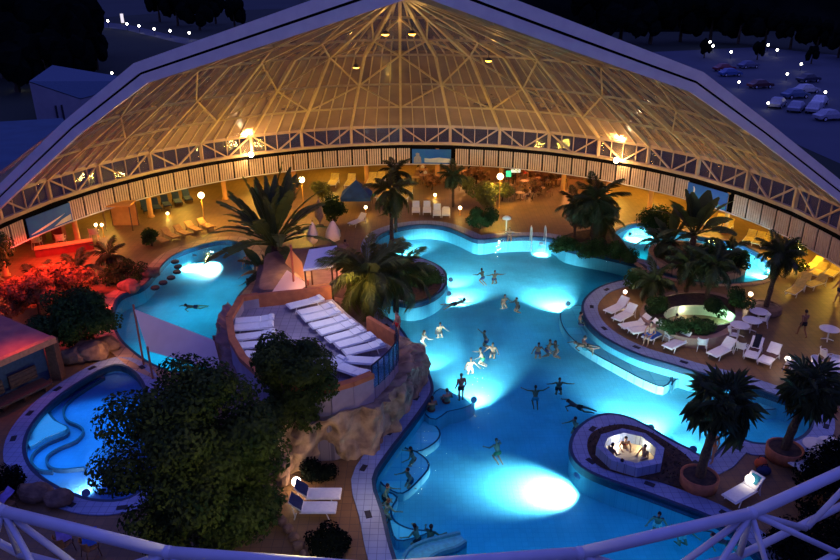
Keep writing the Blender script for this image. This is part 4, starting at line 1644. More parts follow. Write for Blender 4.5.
# ------------------------------------------------------------------ sails, kiosk canopy, blue tent
SAIL = mat('pink_sailcloth', (0.85, 0.66, 0.64), 0.85, (0.78, 0.58, 0.56), 1.0, trans=.3)
def sail(name, P, lab, m=SAIL, poles=(), sag=.25, n=10):
    c = sum(P, Vector()) / len(P)
    base = Vector((c.x, c.y, 0))
    t = thing(name, lab, 'shade sail', base)
    b = MB()
    vs, fs = [], []
    if len(P) == 3:
        for i in range(n + 1):
            for j in range(n + 1 - i):
                u, v = i / n, j / n
                w_ = 1 - u - v
                p = P[0] * w_ + P[1] * u + P[2] * v
                p = p + Vector((0, 0, -sag * 27 * u * v * w_))
                vs.append(p - base)
        idx = {}
        k = 0
        for i in range(n + 1):
            for j in range(n + 1 - i):
                idx[i, j] = k
                k += 1
        for i in range(n):
            for j in range(n - i):
                fs.append((idx[i, j], idx[i + 1, j], idx[i, j + 1]))
                if j < n - i - 1:
                    fs.append((idx[i + 1, j], idx[i + 1, j + 1], idx[i, j + 1]))
    else:
        for i in range(n + 1):
            for j in range(n + 1):
                u, v = i / n, j / n
                p = P[0].lerp(P[1], u).lerp(P[3].lerp(P[2], u), v)
                p = p + Vector((0, 0, -sag * 16 * u * (1 - u) * v * (1 - v)))
                vs.append(p - base)
        for i in range(n):
            for j in range(n):
                a = i * (n + 1) + j
                fs.append((a, a + n + 1, a + n + 2, a + 1))
    b.add(vs, fs)
    b.build('sailcloth', m, t, True)
    for i, zb in poles:
        b = MB()
        q = P[i] - base
        b.tube([(q.x, q.y, zb), (q.x, q.y, q.z + .25)], .06, 8)
        b.build('mast', mat('sail_mast', (0.35, 0.10, 0.07), 0.6), t)
    return t


sail('shade_sail', [at(134, 309, 3.4), at(214, 340, 2.6), at(222, 372, 2.2), at(148, 351, 1.7)], 'large pink shade sail stretched over the near end of the left pool', SAIL, ((0, -1.2), (1, 0), (3, -1.2)), .12)
sail('shade_sail', [at(291, 249, 5.0), at(302, 262, 4.2), at(305, 281, 3.2), at(285, 263, 3.6)], 'tilted orange lit sail panel left of the violet canopy', mat('orange_lit_sailcloth', (0.62, 0.34, 0.16), 0.85, (0.50, 0.27, 0.14), 1, trans=.3), ((0, 2.2),), .1)  # orange lamp light put into the colour of this cloth
sail('shade_sail', [at(287, 270, 3.4), at(308, 284, 3.0), at(296, 294, 2.6), at(272, 292, 2.5)], 'low pinkish sail panel just behind the terrace parapet', SAIL, ((1, 2.2),), .1)
def fin(p0, p1, w_, lab, m):
    b0, t0_ = at(*p0, 2.3), None
    k = ppm(b0)
    h = (p0[1] - p1[1]) / k / .9
    t = thing('folded_parasol', lab, 'parasol', b0)
    b = MB()
    b.lathe([(.05, .35), (w_ * .55, .5), (w_, h * .35), (w_ * .85, h * .6), (w_ * .35, h * .9), (.03, h)], 10)
    for i, v in enumerate(b.v):
        f = 1 + .18 * (1 if i % 2 else -1)
        b.v[i] = (v[0] * f, v[1] * f, v[2])
    b.build('canopy', m, t, True)
    b = MB()
    b.tube([(0, 0, 0), (0, 0, h + .12)], .035, 8)
    b.build('pole', WOOD, t)
    b = MB()
    b.lathe([(.28, 0), (.28, .08), (.08, .12)], 14)
    b.build('base', DARK, t)


CRM = mat('cream_canvas', (0.68, 0.58, 0.50), 0.85, (0.58, 0.48, 0.42), 2)
fin((314, 249), (308, 223), .36, 'folded cream parasol standing left behind the violet canopy', CRM)
fin((334, 247), (334, 222), .50, 'wider folded cream parasol right behind the violet canopy', CRM)
fin((320, 226), (319, 200), .30, 'folded tan parasol standing far behind the violet canopy', mat('tan_canvas', (0.5, 0.32, 0.2), 0.85))
# violet canopy kiosk
t = thing('canopy_kiosk', 'kiosk with a flat pale violet square canopy behind the terrace', 'kiosk', at(320, 292, 2.3))
L = t.location
Q = [at(309, 250, 4.6), at(337, 246, 4.6), at(333, 266, 4.6), at(303, 270, 4.6)]
b = MB()
b.prism([((p - L).x, (p - L).y) for p in Q], 2.22, 2.34)
b.build('canopy', mat('violet_canopy', (0.90, 0.88, 0.92), 0.7, (0.84, 0.82, 0.88), 2), t)
cq = sum(Q, Vector()) / 4
for q in Q:
    p = cq.lerp(q, .9) - L
    b = MB()
    b.tube([(p.x, p.y, 0), (p.x, p.y, 2.22)], .05, 8)
    b.build('pole', WOODD, t)
p0_, p1_ = cq.lerp(Q[3], .8) - L, cq.lerp(Q[2], .8) - L
b = MB()
b.bar(Vector((p0_.x, p0_.y, .5)), Vector((p1_.x, p1_.y, .5)), .5, 1.0)
b.build('counter', WOODD, t)
b = MB()
b.bar(Vector((p0_.x, p0_.y, 1.03)), Vector((p1_.x, p1_.y, 1.03)), .65, .06)
b.build('counter_top', WOOD, t)
# blue tent
t = thing('blue_tent', 'blue hipped tent among the yellow loungers at the far side', 'tent', at(357, 207))
b = MB()
ap = Vector((0, 0, 2.5))
c4 = [Vector((x, y, 1.15)) for x, y in ((-1.35, -1.1), (1.35, -1.1), (1.35, 1.1), (-1.35, 1.1))]
b.add(c4 + [ap] + [c + Vector((0, 0, -.3)) for c in c4], [(0, 1, 4), (1, 2, 4), (2, 3, 4), (3, 0, 4), (0, 5, 6, 1), (1, 6, 7, 2), (2, 7, 8, 3), (3, 8, 5, 0)])
b.build('canvas', mat('blue_canvas', (0.008, 0.05, 0.24), 0.8, (0.006, 0.035, 0.16), 2), t)
for c in c4:
    b = MB()
    b.tube([(c.x * .97, c.y * .97, 0), (c.x * .97, c.y * .97, 1.15)], .04, 8)
    b.build('pole', WOODD, t)
# ladder rails
for x, y, l in ((531, 244, 'left white handrail of the far pool ladder'), (545, 244, 'right white handrail of the far pool ladder')):
    b = MB()
    b.tube([(0, .55, 0), (0, .50, .9), (0, .3, 1.25), (0, 0, 1.2), (0, -.25, .8), (0, -.3, -.7)], .038, 8)
    tag(b.build('pool_handrail', mat('bright_rail', (0.85, 0.85, 0.8), 0.3), None, True, at(x, y - 2)), l, 'handrail')
# small white parasol-like fountain mushroom and low wall behind it
t = thing('shower_mushroom', 'small white shower mushroom standing on the far deck behind the standing bather', 'shower', at(506, 233))
b = MB()
b.tube([(0, 0, 0), (0, 0, 1.3)], .06, 8)
b.build('pole', WHITE, t)
b = MB()
b.lathe([(.36, 1.2), (.32, 1.32), (.18, 1.42), (.05, 1.46)], 16)
b.build('cap', WHITE, t, True)
# ------------------------------------------------------------------ plants
def frond_mesh(name, m, L=1.0, droop=.9, n=22, leaf=.34, lw=.022, seed=0, hang=.35):
    rr = random.Random(seed)
    b = MB()
    pts = []
    ang = 0.0
    p = Vector((0, 0, 0))
    N = 10
    for i in range(N + 1):
        pts.append(p.copy())
        ang = -droop * (i / N) ** 1.3
        p = p + Vector((0, cos(ang), sin(ang))) * (L / N)
    b.tube(pts, [.018 * L * (1 - .8 * i / N) for i in range(N + 1)], 5)
    for k in range(n):
        f = .14 + .86 * k / (n - 1)
        x = f * N
        i = min(int(x), N - 1)
        q = pts[i].lerp(pts[i + 1], x - i)
        tg = (pts[i + 1] - pts[i]).normalized()
        ln = leaf * L * (sin(pi * min(1, (.12 + f * .85))) ** .6) * rr.uniform(.85, 1.1)
        for sg in (-1, 1):
            d = (Vector((sg, 0, 0)) * .8 + tg * .65 + Vector((0, 0, -hang * rr.uniform(.4, 1.5)))).normalized()
            e = q + d * ln
            mid = q + d * ln * .5 + Vector((0, 0, .04 * L))
            wv = tg * lw * L
            b.add([q - wv * .6, q + wv * .6, mid + wv, e + Vector((0, 0, -.06 * L)), mid - wv], [(0, 1, 2, 3, 4)])
    return b.mesh(name, m)


def fan_mesh(name, m, L=1.0, seed=0, n=15, droop=.35):
    rr = random.Random(seed)
    b = MB()
    b.tube([(0, 0, 0), (0, .26 * L, .03 * L), (0, .5 * L, 0)], .012 * L, 5)
    c = Vector((0, .48 * L, 0))
    for k in range(n):
        a = radians(-125 + 250 * k / (n - 1))
        d = Vector((sin(a), cos(a), 0))
        ln = L * .46 * rr.uniform(.8, 1.1)
        s = Vector((d.y, -d.x, 0)) * .032 * L
        mid = c + d * ln * .6 + Vector((0, 0, .02 * L))
        e = c + d * ln + Vector((0, 0, -droop * L * rr.uniform(.25, .6)))
        b.add([c - s * .2, c + s * .2, mid + s, e, mid - s], [(0, 1, 2, 3, 4)])
    return b.mesh(name, m)


def paddle_mesh(name, m, L=1.0, wd=.17, droop=.5, seed=0):
    rr = random.Random(seed)
    b = MB()
    N = 12
    pts = []
    p = Vector((0, 0, 0))
    for i in range(N + 1):
        pts.append(p.copy())
        a = -droop * (i / N) ** 1.5
        p = p + Vector((0, cos(a), sin(a))) * (L / N)
    b.tube(pts, [.016 * L * (1 - .7 * i / N) for i in range(N + 1)], 5)
    for i in range(3, N):
        for sg in (-1, 1):
            w0 = wd * L * sin(pi * (i - 3) / (N - 3)) ** .6 if i > 3 else 0.02
            w1 = wd * L * sin(pi * min(.97, (i - 2) / (N - 3))) ** .6
            k = rr.uniform(-.03, .0) * L
            b.add([pts[i], pts[i + 1], pts[i + 1] + Vector((sg * w1, 0, .25 * w1 + k)), pts[i] + Vector((sg * w0, 0, .25 * w0 + k))], [(0, 1, 2, 3)])
    return b.mesh(name, m)


FR = [frond_mesh('frond', PALM, 1, d, seed=i, hang=h) for i, (d, h) in enumerate(((.9, .35), (1.4, .6), (1.9, .9)))]
FRD = [frond_mesh('frond', PALMD, 1, d, seed=i + 5, hang=h) for i, (d, h) in enumerate(((.9, .4), (1.5, .7), (2.1, 1.0)))]
FRO = [frond_mesh('frond', LEAF2, 1, d, 30, .30, .016, seed=i + 9, hang=h) for i, (d, h) in enumerate(((1.0, .5), (1.5, .8), (2.0, 1.1)))]
FN = [fan_mesh('fan_leaf', PALMD, 1, i, 12, droop=d) for i, d in enumerate((.25, .5, .8))]
PD = [paddle_mesh('paddle_leaf', PALM, 1, .075, d, i) for i, d in enumerate((.35, .6, 1.0))]
PDD = [paddle_mesh('paddle_leaf', PALMD, 1, .15, d, i) for i, d in enumerate((.35, .6, 1.0))]


def trunk(t, h, r0, r1, lean=(0, 0), m=BARK):
    b = MB()
    n = 9
    pts = [(lean[0] * (i / n) ** 1.5, lean[1] * (i / n) ** 1.5, h * i / n) for i in range(n + 1)]
    rad = [(r0 + (r1 - r0) * i / n) * (1.12 if i % 2 else .96) for i in range(n + 1)]
    b.tube(pts, rad, 9)
    b.build('trunk', m, t)
    return Vector(pts[-1])


def palm(name, lab, base, h, L, n, meshes, r0=.14, r1=.10, lean=(0, 0), e0=75, e1=-45, leafname=None, seed=1, lvar=.25, grp=None, azs=None):
    rr = random.Random(seed)
    t = thing(name, lab, 'palm', base, 0, grp)
    top = trunk(t, h, r0, r1, lean) if h > .1 else Vector((0, 0, .05))
    for k in range(n):
        f = k / max(1, n - 1)
        az = k * 2.39996 + rr.uniform(-.25, .25) if azs is None else rr.uniform(*azs)
        el = radians(e0 + (e1 - e0) * f + rr.uniform(-8, 8))
        me = meshes[min(len(meshes) - 1, int(f * len(meshes)))]
        s = L * rr.uniform(1 - lvar, 1)
        o = part(me.name.split('.')[0], me, t, top + Vector((0, 0, rr.uniform(-.1, .1))), Euler((el, rr.uniform(-.3, .3), az), 'XYZ'))
        o.scale = (s, s, s)
    return t


def tz(base, py):
    """height that puts something standing over base at pixel row py"""
    d = hypot(base[0], base[1])
    a = PITCH + math.atan((py - 280) / F)
    # along the column through base
    y = base[1]
    c, s = cos(PITCH), sin(PITCH)
    v = (py - 280) / F
    # v = -( y*s + z*c)/( y*c - z*s ), z relative to camera
    z = -(v * y * c + y * s) / (c - v * s)
    return z + CAMH


def B(px, py, z=0.0):
    return at(px, py, z)


# potted fan palms on the peninsula
for (bx, by), (cx_, cy_), Lf, lab, lab2, sd in (((698, 486), (708, 408), 2.05, 'dark fan palm in the terracotta ring on the whirlpool peninsula', 'round terracotta planter holding the fan palm on the peninsula', 3),
                                         ((783, 458), (797, 392), 2.0, 'dark fan palm in the terracotta ring beside the right lobe of the pool', 'round terracotta planter holding the fan palm beside the right lobe', 8)):
    p = B(bx, by)
    t = thing('round_planter', lab2, 'planter', p)
    b = MB()
    b.lathe([(.62, 0), (.74, .05), (.78, .55), (.70, .58), (.66, .50)], 28, cap=False)
    b.build('pot', TERRA, t, True)
    b = MB()
    b.lathe([(0.01, .50), (.67, .50)], 28, cap=False)
    b.build('soil', SOIL, t)
    h = tz(p, cy_) - .5
    lx = (cx_ - bx) / ppm(p + Vector((0, 0, h)))
    palm('fan_palm', lab, p + Vector((0, 0, .5)), h, Lf, 36, FN, .20, .14, (lx, 0), 72, -48, seed=sd, lvar=.4)

# tall palm at right (over stream bend)
p = B(765, 312)
h = tz(p, 262)
t = thing('round_planter', 'dark planter ring at the foot of the tall palm by the round tables', 'planter', p)
b = MB()
b.lathe([(.85, 0), (.95, .1), (.92, .45), (.8, .45), (.78, .38), (0.01, .38)], 24, cap=False)
b.build('pot', ROCKD, t)
palm('feather_palm', 'tall dark feather palm at the bend of the ring shaped stream', p + Vector((0, 0, .3)), h, 1.9, 26, FRD, .16, .11, (.3, 0), 75, -60, seed=12)

# tall slender palm with hanging fronds near the top centre
p = B(392, 246)
palm('feather_palm', 'tall slender palm with long hanging fronds in front of the far pool lobe', p, tz(p, 190), 2.5, 30, FRO, .17, .10, (0, 0), 55, -80, seed=21)
palm('feather_palm', 'slim upper palm rising behind the tall slender palm to the fascia', B(396, 232), tz(B(396, 232), 172), 1.7, 18, FRD, .13, .08, (0, 0), 75, -50, seed=22)
palm('feather_palm', 'small palm standing on the far deck below the middle banner', B(453, 207), tz(B(453, 207), 176), 1.7, 22, FRD, .12, .09, (0, 0), 75, -50, seed=23)
# lush palms by the sun terrace
p = B(370, 318, 1.0)
palm('feather_palm', 'lush spreading palm behind the right parapet of the terrace', p, 2.7, 3.3, 34, FRO, .22, .16, (0, 0), 72, -45, seed=31)
p = B(396, 312, .3)
palm('feather_palm', 'lush palm drooping towards the water beside the rock cliff', p, 2.6, 3.0, 26, FRO, .18, .14, (0, 0), 68, -50, seed=32)
p = B(352, 296, 1.6)
palm('feather_palm', 'bushy low palm right of the violet canopy kiosk', p + Vector((1.6, -.4, 0)), 1.3, 2.3, 22, FRO, .16, .12, (0, 0), 75, -30, seed=33)
# traveller's fan palm at the left of centre
p = B(277, 276)
t = palm('banana_plant', 'big fan shaped banana plant between the left pool and the kiosk', p, 2.3, 6.0, 36, PD, .28, .22, (0, 0), 88, 15, seed=41)
palm('banana_plant', 'lower bushy banana plant at the foot of the big fan shaped one', B(268, 280), .5, 2.6, 14, PDD, .2, .16, (0, 0), 75, 0, seed=42)
# stream island group
p = B(690, 262, .4)
palm('banana_plant', 'tall dark banana plant on the stream island with upright leaves', p, 2.0, 3.7, 15, PDD, .25, .2, (0, 0), 88, 25, seed=51)
palm('banana_plant', 'second banana plant on the stream island leaning left', B(676, 258, .4), 1.2, 2.8, 12, PDD, .22, .18, (-.5, 0), 80, 15, seed=52)
palm('feather_palm', 'bushy dark palm at the left end of the stream island', B(660, 258, .4), 1.2, 1.7, 20, FRD, .15, .12, (0, 0), 70, -50, seed=53)
palm('feather_palm', 'feathery palm in front of the stream island', B(686, 292, .6), 1.9, 1.9, 22, FRD, .15, .12, (0, 0), 70, -50, seed=54)
palm('feather_palm', 'feathery palm leaning over the whirlpool planter', B(706, 300, .6), 2.4, 2.1, 22, FRD, .15, .12, (.2, 0), 65, -55, seed=55)
palm('feather_palm', 'low palm at the left end of the whirlpool planter', B(652, 298, .6), 1.2, 1.9, 18, FRD, .13, .1, (0, 0), 65, -40, seed=56)
palm('feather_palm', 'dark low palm at the right end of the stream island', B(728, 262, .4), .8, 1.7, 18, FRD, .13, .1, (0, 0), 65, -40, seed=57)
# right of centre group of palms near the far bank
p = B(592, 245)
palm('feather_palm', 'grey green palm in the shrub bed on the far bank', p, tz(p, 202), 2.6, 26, FRD, .16, .12, (0, 0), 72, -55, seed=61)
palm('feather_palm', 'palm at the right of the shrub bed reaching over the stream', B(604, 243), 2.0, 2.1, 20, FRD, .14, .1, (-.3, 0), 65, -50, seed=62)
palm('feather_palm', 'slim palm standing at the left edge of the shrub bed', B(574, 240), 2.8, 1.9, 18, FRD, .12, .09, (0, 0), 72, -50, seed=63)
palm('feather_palm', 'red lit feather palm in front of the bar counter', B(78, 284), 1.0, 2.2, 24, FR, .16, .12, (0, 0), 70, -45, seed=71)
palm('feather_palm', 'dark palm right of the red lit palm by the left pool', B(110, 264), .7, 1.6, 18, FRD, .14, .1, (0, 0), 70, -40, seed=72)
palm('feather_palm', 'low palm left of the red lit palm', B(44, 296), .8, 2.0, 18, FR, .14, .1, (0, 0), 70, -40, seed=73)


def leaves(blobs, n, size, seed, fill=.45):
    rr = random.Random(seed)
    b = MB()
    vs, fs = [], []
    tot = sum(r[0] * r[1] + r[1] * r[2] for _, r in blobs)
    for c, r in blobs:
        c = Vector(c)
        m_ = int(n * (r[0] * r[1] + r[1] * r[2]) / tot)
        for i in range(m_):
            d = Vector((rr.gauss(0, 1), rr.gauss(0, 1), rr.gauss(0, 1))).normalized()
            k = 1 - fill * rr.random() ** 1.6
            p = c + Vector((d.x * r[0], d.y * r[1], d.z * r[2])) * k
            nn = (d + Vector((rr.uniform(-.8, .8), rr.uniform(-.8, .8), rr.uniform(-.3, 1.0)))).normalized()
            a = nn.orthogonal().normalized()
            a = (Matrix.Rotation(rr.uniform(0, 6.28), 3, nn) @ a)
            e = nn.cross(a)
            s = size * rr.uniform(.6, 1.25)
            o = len(vs)
            vs += [p - a * s * .5, p + e * s * .28, p + a * s * .5, p - e * s * .28]
            fs.append((o, o + 1, o + 2, o + 3))
    b.add(vs, fs)
    return b


def rblobs(c, R, n, r, seed, flat=1.0):
    rr = random.Random(seed)
    out = []
    for i in range(n):
        d = Vector((rr.gauss(0, 1), rr.gauss(0, 1), rr.gauss(0, 1))).normalized()
        k = rr.uniform(.35, .85)
        q = (c[0] + d.x * R[0] * k, c[1] + d.y * R[1] * k, c[2] + d.z * R[2] * k)
        s = r * rr.uniform(.7, 1.25)
        out.append((q, (s, s, s * .8 * flat)))
    return out


def tree(name, lab, base, cz, R, nb, br, nl, size, m, seed, tr=.18, cat='tree', off=(0, 0), grp=None):
    t = thing(name, lab, cat, base, 0, grp)
    bl = rblobs((off[0], off[1], cz), R, nb, br, seed)
    leaves(bl, nl, size, seed).build('crown', m, t)
    if tr:
        b = MB()
        h = max(.3, cz - R[2] * .3)
        b.tube([(0, 0, 0), (off[0] * .3 + .05, off[1] * .3, h * .5), (off[0] * .8, off[1] * .8, h)], [tr, tr * .8, tr * .5], 9)
        rr = random.Random(seed)
        for c, r in bl[:9]:
            b.tube([(off[0] * .5, off[1] * .5, h * .7), ((off[0] * .5 + c[0]) / 2, (off[1] * .5 + c[1]) / 2, (h * .7 + c[2]) / 2 + .1), c], [tr * .4, tr * .25, tr * .08], 6)
        b.build('trunk', BARK, t)
    return t


# big tree in the foreground, ficus before the terrace
LEAFB = mat('big_tree_leaf', (0.085, 0.110, 0.024), 0.8, (0.012, 0.030, 0.008), 1.1, trans=.2, detail=6, spec=.08)
LEAFR = mat('warm_lit_leaf', (0.46, 0.20, 0.08), 0.7, (0.03, 0.03, 0.015), 1.5, trans=.3, spec=.1)  # red and warm lamp light put into the leaf colour
base = Vector((-7.8, 20.8, 0))
tree('leafy_tree', 'very large leafy tree filling the lower left foreground', base, 4.3, (3.5, 2.4, 4.1), 56, .95, 46000, .19, LEAFB, 101, .28, off=(-.2, 0))
base = B(296, 462)
tree('ficus_tree', 'round ficus tree standing in front of the terrace and its rock slope', base, 4.2, (1.7, 1.6, 2.9), 30, .75, 17000, .20, LEAFB, 102, .18)
tree('leafy_tree', 'dark tree at the left edge under the left banner', B(-10, 318), 4.0, (1.9, 1.9, 3.0), 20, 1.1, 9000, .26, LEAF, 103, .2)
tree('bushy_tree', 'large dark round bush between the red bar and the shade sail', B(84, 353), 2.1, (2.6, 1.9, 1.8), 34, .75, 13000, .20, LEAF, 104, .18)
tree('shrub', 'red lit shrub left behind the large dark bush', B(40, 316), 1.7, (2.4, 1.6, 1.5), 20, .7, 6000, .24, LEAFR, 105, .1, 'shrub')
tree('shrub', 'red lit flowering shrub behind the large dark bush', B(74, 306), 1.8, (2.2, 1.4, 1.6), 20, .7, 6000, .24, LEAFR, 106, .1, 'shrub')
tree('shrub', 'dark shrub on the bank of the left pool right of the large bush', B(128, 283), .8, (1.9, 1.1, .7), 12, .6, 3000, .2, LEAF, 107, .08, 'shrub')
tree('shrub', 'small dark shrub among the tan loungers', B(152, 246), .8, (.8, .7, .6), 8, .45, 1400, .2, LEAF, 108, .08, 'shrub')
tree('shrub', 'dark leafy bush beside the far folded parasol', B(334, 224), 1.5, (.9, .9, 1.2), 12, .6, 3000, .2, LEAF, 109, .1, 'shrub')
tree('shrub', 'round green shrub in the bed behind the far kerb', B(480, 229), .9, (1.5, .9, .7), 12, .6, 3200, .2, LEAF, 110, .08, 'shrub')
tree('shrub', 'olive lit bush between the globe lamp and the cafe tables', B(487, 207), 1.3, (1.6, .9, 1.0), 12, .7, 3200, .22, LEAF2, 111, .1, 'shrub')
tree('shrub', 'dark hedge like shrub at the left of the far bank bed', B(566, 252), .7, (1.2, .7, .55), 10, .55, 2600, .18, LEAF, 112, .06, 'shrub')
tree('shrub', 'dark shrub in the middle of the far bank bed', B(592, 258), .75, (1.5, .7, .6), 10, .55, 2800, .18, LEAF, 113, .06, 'shrub')
tree('shrub', 'dark shrub at the right end of the far bank bed', B(620, 262), .7, (1.2, .7, .6), 10, .55, 2400, .18, LEAF, 114, .06, 'shrub')
tree('shrub', 'pale flecked bush rising in the middle of the far bank bed', B(590, 238), 1.9, (1.8, 1.2, 1.2), 14, .8, 4500, .24, mat('grey_leaf', (.14, .13, .08), .5, (.05, .06, .04), 1.5, trans=.2), 115, .1, 'shrub')
tree('shrub', 'round dark bush at the left end of the ring shaped stream', B(655, 240), 1.7, (1.5, 1.2, 1.3), 14, .8, 4200, .2, LEAF, 116, .1, 'shrub')
tree('shrub', 'dark mound of plants in the centre of the stream island', B(705, 268, .4), .9, (2.4, 1.2, .9), 16, .7, 4500, .2, LEAF, 117, .08, 'shrub')
tree('shrub', 'dark bush on the right end of the stream island', B(738, 268, .4), .7, (.9, .8, .6), 10, .5, 2000, .2, LEAF, 118, .08, 'shrub')
tree('shrub', 'dark bush on the bank between the big pool and the whirlpool planter', B(640, 290), .7, (1.1, .9, .7), 10, .55, 2400, .2, LEAF, 119, .08, 'shrub')
tree('shrub', 'dark bush right of the bright lamp at the right edge', B(790, 272), 1.3, (1.1, .9, 1.1), 10, .6, 2600, .2, LEAF, 120, .08, 'shrub')
tree('shrub', 'brown green shrub in the left half of the round island by the terrace', B(408, 284), .35, (1.3, 1.2, .35), 10, .5, 2400, .2, LEAF, 121, .06, 'shrub')
tree('shrub', 'brown green shrub in the right half of the round island by the terrace', B(428, 281), .35, (1.2, 1.1, .35), 10, .5, 2200, .2, LEAF, 122, .06, 'shrub')
tree('shrub', 'large dark bush in the lower right corner behind the near truss', B(850, 520), 1.0, (2.4, 2.4, 1.3), 18, .9, 8000, .18, LEAFN, 123, .1, 'shrub')
tree('shrub', 'dark bush right of the dark corner tables', B(838, 478), .9, (1.0, 1.0, .8), 10, .6, 3000, .18, LEAFN, 124, .1, 'shrub')
tree('shrub', 'dark bush under the near truss right of its node', B(800, 548), .7, (1.9, 1.2, .8), 12, .7, 4200, .16, LEAFN, 125, .1, 'shrub')
tree('shrub', 'dark bush at the left edge beside the children pool', B(6, 492), .6, (.9, .7, .6), 10, .5, 2600, .16, LEAFN, 126, .08, 'shrub')
tree('shrub', 'dark planting below the bottom loungers', B(328, 548), .3, (1.2, .7, .3), 10, .4, 2600, .15, LEAFN, 127, .05, 'shrub')
tree('shrub', 'dark planting at the foot of the rock cliff above the bottom loungers', B(318, 476), .35, (1.1, .45, .35), 10, .4, 2400, .15, LEAFN, 128, .05, 'shrub')
tree('shrub', 'dark bush at the left of the stone border', B(255, 520), .8, (1.0, 1.0, .8), 10, .6, 3200, .16, LEAF, 129, .08, 'shrub')

# planted round island ground beside terrace
P = ccw(px_poly([(378, 290), (398, 297), (415, 300), (432, 294), (441, 285), (440, 275), (428, 267), (411, 263), (396, 263), (380, 268)], 0.2, 3))
b = MB()
b.prism(P, 0.0, .16)
tag(b.build('planting_bed', SOIL), 'brown soil bed of the round planted island beside the terrace', 'planting bed', kind='structure')
P = ccw(px_poly([(556, 243), (575, 232), (610, 230), (626, 246), (636, 262), (622, 260), (590, 252)], 0.1, 2))
b = MB()
b.prism(P, 0.0, .14)
tag(b.build('planting_bed', SOIL), 'dark soil bed of the shrubs on the far bank', 'planting bed', kind='structure')

# whirlpool planter on the right deck
WP = ccw(px_poly([(640, 318), (648, 303), (672, 294), (705, 293), (732, 300), (742, 314), (736, 330), (716, 340), (690, 341), (662, 333)], .45, 4))
WI = ccw(px_poly([(664, 312), (676, 305), (704, 304), (728, 309), (736, 317), (722, 323), (694, 322), (672, 319)], .75, 4))
t = thing('whirlpool_planter', 'raised round stone planter holding a small lit whirlpool on the right deck', 'planter', (*[sum(p[i] for p in WP) / len(WP) for i in (0, 1)], 0))
L = t.location


def loc2(P):
    return [(p[0] - L.x, p[1] - L.y) for p in P]


b = MB()
P_ = loc2(WP)
Pi = loc2(offset(WP, -.4))
b.strip([(*p, 0) for p in P_], [(*p, .62) for p in P_], closed=True)
b.strip([(*p, .62) for p in P_], [(*p, .62) for p in Pi], closed=True)
b.build('wall', mat('planter_render', (0.34, 0.22, 0.17), .85, (.24, .15, .12), 2, .3), t)
n_ = len(P_)
Ii = loc2(WI)
vv = [Vector(p) for p in Pi] + [Vector(p) for p in Ii]
ee = [(i, (i + 1) % len(Pi)) for i in range(len(Pi))] + [(len(Pi) + i, len(Pi) + (i + 1) % len(Ii)) for i in range(len(Ii))]
rs = delaunay_2d_cdt(vv, ee, [], 0, 1e-5)
b = MB()
b.add([(p.x, p.y, .6) for p in rs[0]], [tuple(f) for f in rs[2] if inside(sum((rs[0][i] for i in f), Vector((0, 0))) / 3, Pi) and not inside(sum((rs[0][i] for i in f), Vector((0, 0))) / 3, Ii)])
b.build('soil', SOIL, t)
TUBF = mat('tub_shell', (0.62, 0.60, 0.45), .5, (.55, .53, .40), 4)
b = MB()
b.add([(*p, -.1) for p in Ii], [tuple(range(len(Ii)))])
b.strip([(*p, .66) for p in Ii], [(*p, -.1) for p in Ii], closed=True)
b.build('tub', TUBF, t)
b = MB()
b.add([(*p, .56) for p in Ii], [tuple(range(len(Ii)))])
b.build('tub_water', WATERK, t)
tree('shrub', 'dark front planting of the whirlpool planter', B(690, 333, .6), .4, (2.2, .45, .4), 12, .4, 3000, .17, LEAF, 131, .05, 'shrub')
tree('shrub', 'bright rimmed bush inside the whirlpool planter at its right', B(716, 314, .6), .5, (.7, .5, .5), 8, .4, 1500, .17, LEAF, 132, .05, 'shrub')
tree('shrub', 'green bush at the left side of the whirlpool planter', B(658, 312, .6), .6, (.7, .6, .55), 8, .45, 1700, .17, LEAF, 133, .05, 'shrub')
tree('shrub', 'dark bush at the right rear of the whirlpool planter', B(736, 308, .6), .6, (.7, .6, .6), 8, .45, 1700, .17, LEAF, 134, .05, 'shrub')
c = B(682, 309, .4)
lamp('tub_lamp', c, (1.0, .92, .62), 160, .15)
lamp('tub_lamp', B(724, 316, .4), (.5, 1.0, .6), 50, .15)

# octagonal whirlpool on the peninsula
OO = [(596, 449), (601, 437), (622, 431), (645, 436), (664, 451), (661, 466), (637, 471), (611, 463)]
OI = [(605, 449), (609, 441), (624, 436), (642, 440), (655, 452), (653, 462), (637, 466), (616, 459)]
t = thing('whirlpool', 'octagonal lit whirlpool with blue rim on the peninsula', 'whirlpool', B(630, 451))
L = t.location
P_ = [Vector(p) for p in loc2(ccw(px_poly(OO, .4, 1)))]
Ii = [Vector(p) for p in loc2(ccw(px_poly(OI, .4, 1)))]
ctr = sum(P_, Vector((0, 0))) / 8
Ii = [ctr + (p - ctr) * .76 for p in P_]
b = MB()
b.strip([(*p, 0) for p in P_], [(*p, .55) for p in P_], closed=True)
b.strip([(*p, .55) for p in P_], [(*p, .55) for p in Ii], closed=True)
b.strip([(*p, .55) for p in Ii], [(*p, .03) for p in Ii], closed=True)
b.build('rim', KERB, t)
b = MB()
b.add([(*p, .07) for p in Ii], [tuple(range(8))])
b.build('tub', mat('cream_tub', (0.70, 0.55, 0.38), .5, (.62, .48, .32), 3), t)
b = MB()
Q_ = [ctr + (p - ctr) * .76 for p in P_]
b.add([(*p, .49) for p in Q_], [tuple(range(8))])
b.build('tub_water', WATERK, t)
lamp('tub_lamp', L + Vector((-.45, .25, .36)), (1.0, .80, .58), 42, .15)
lamp('tub_lamp', L + Vector((.55, -.05, .36)), (1.0, .68, .30), 30, .08)
b = MB()
b.ell((.62, -.08, .16), (.07, .07, .05), 10, 6)
b.build('tub_light', GLOBE, t)
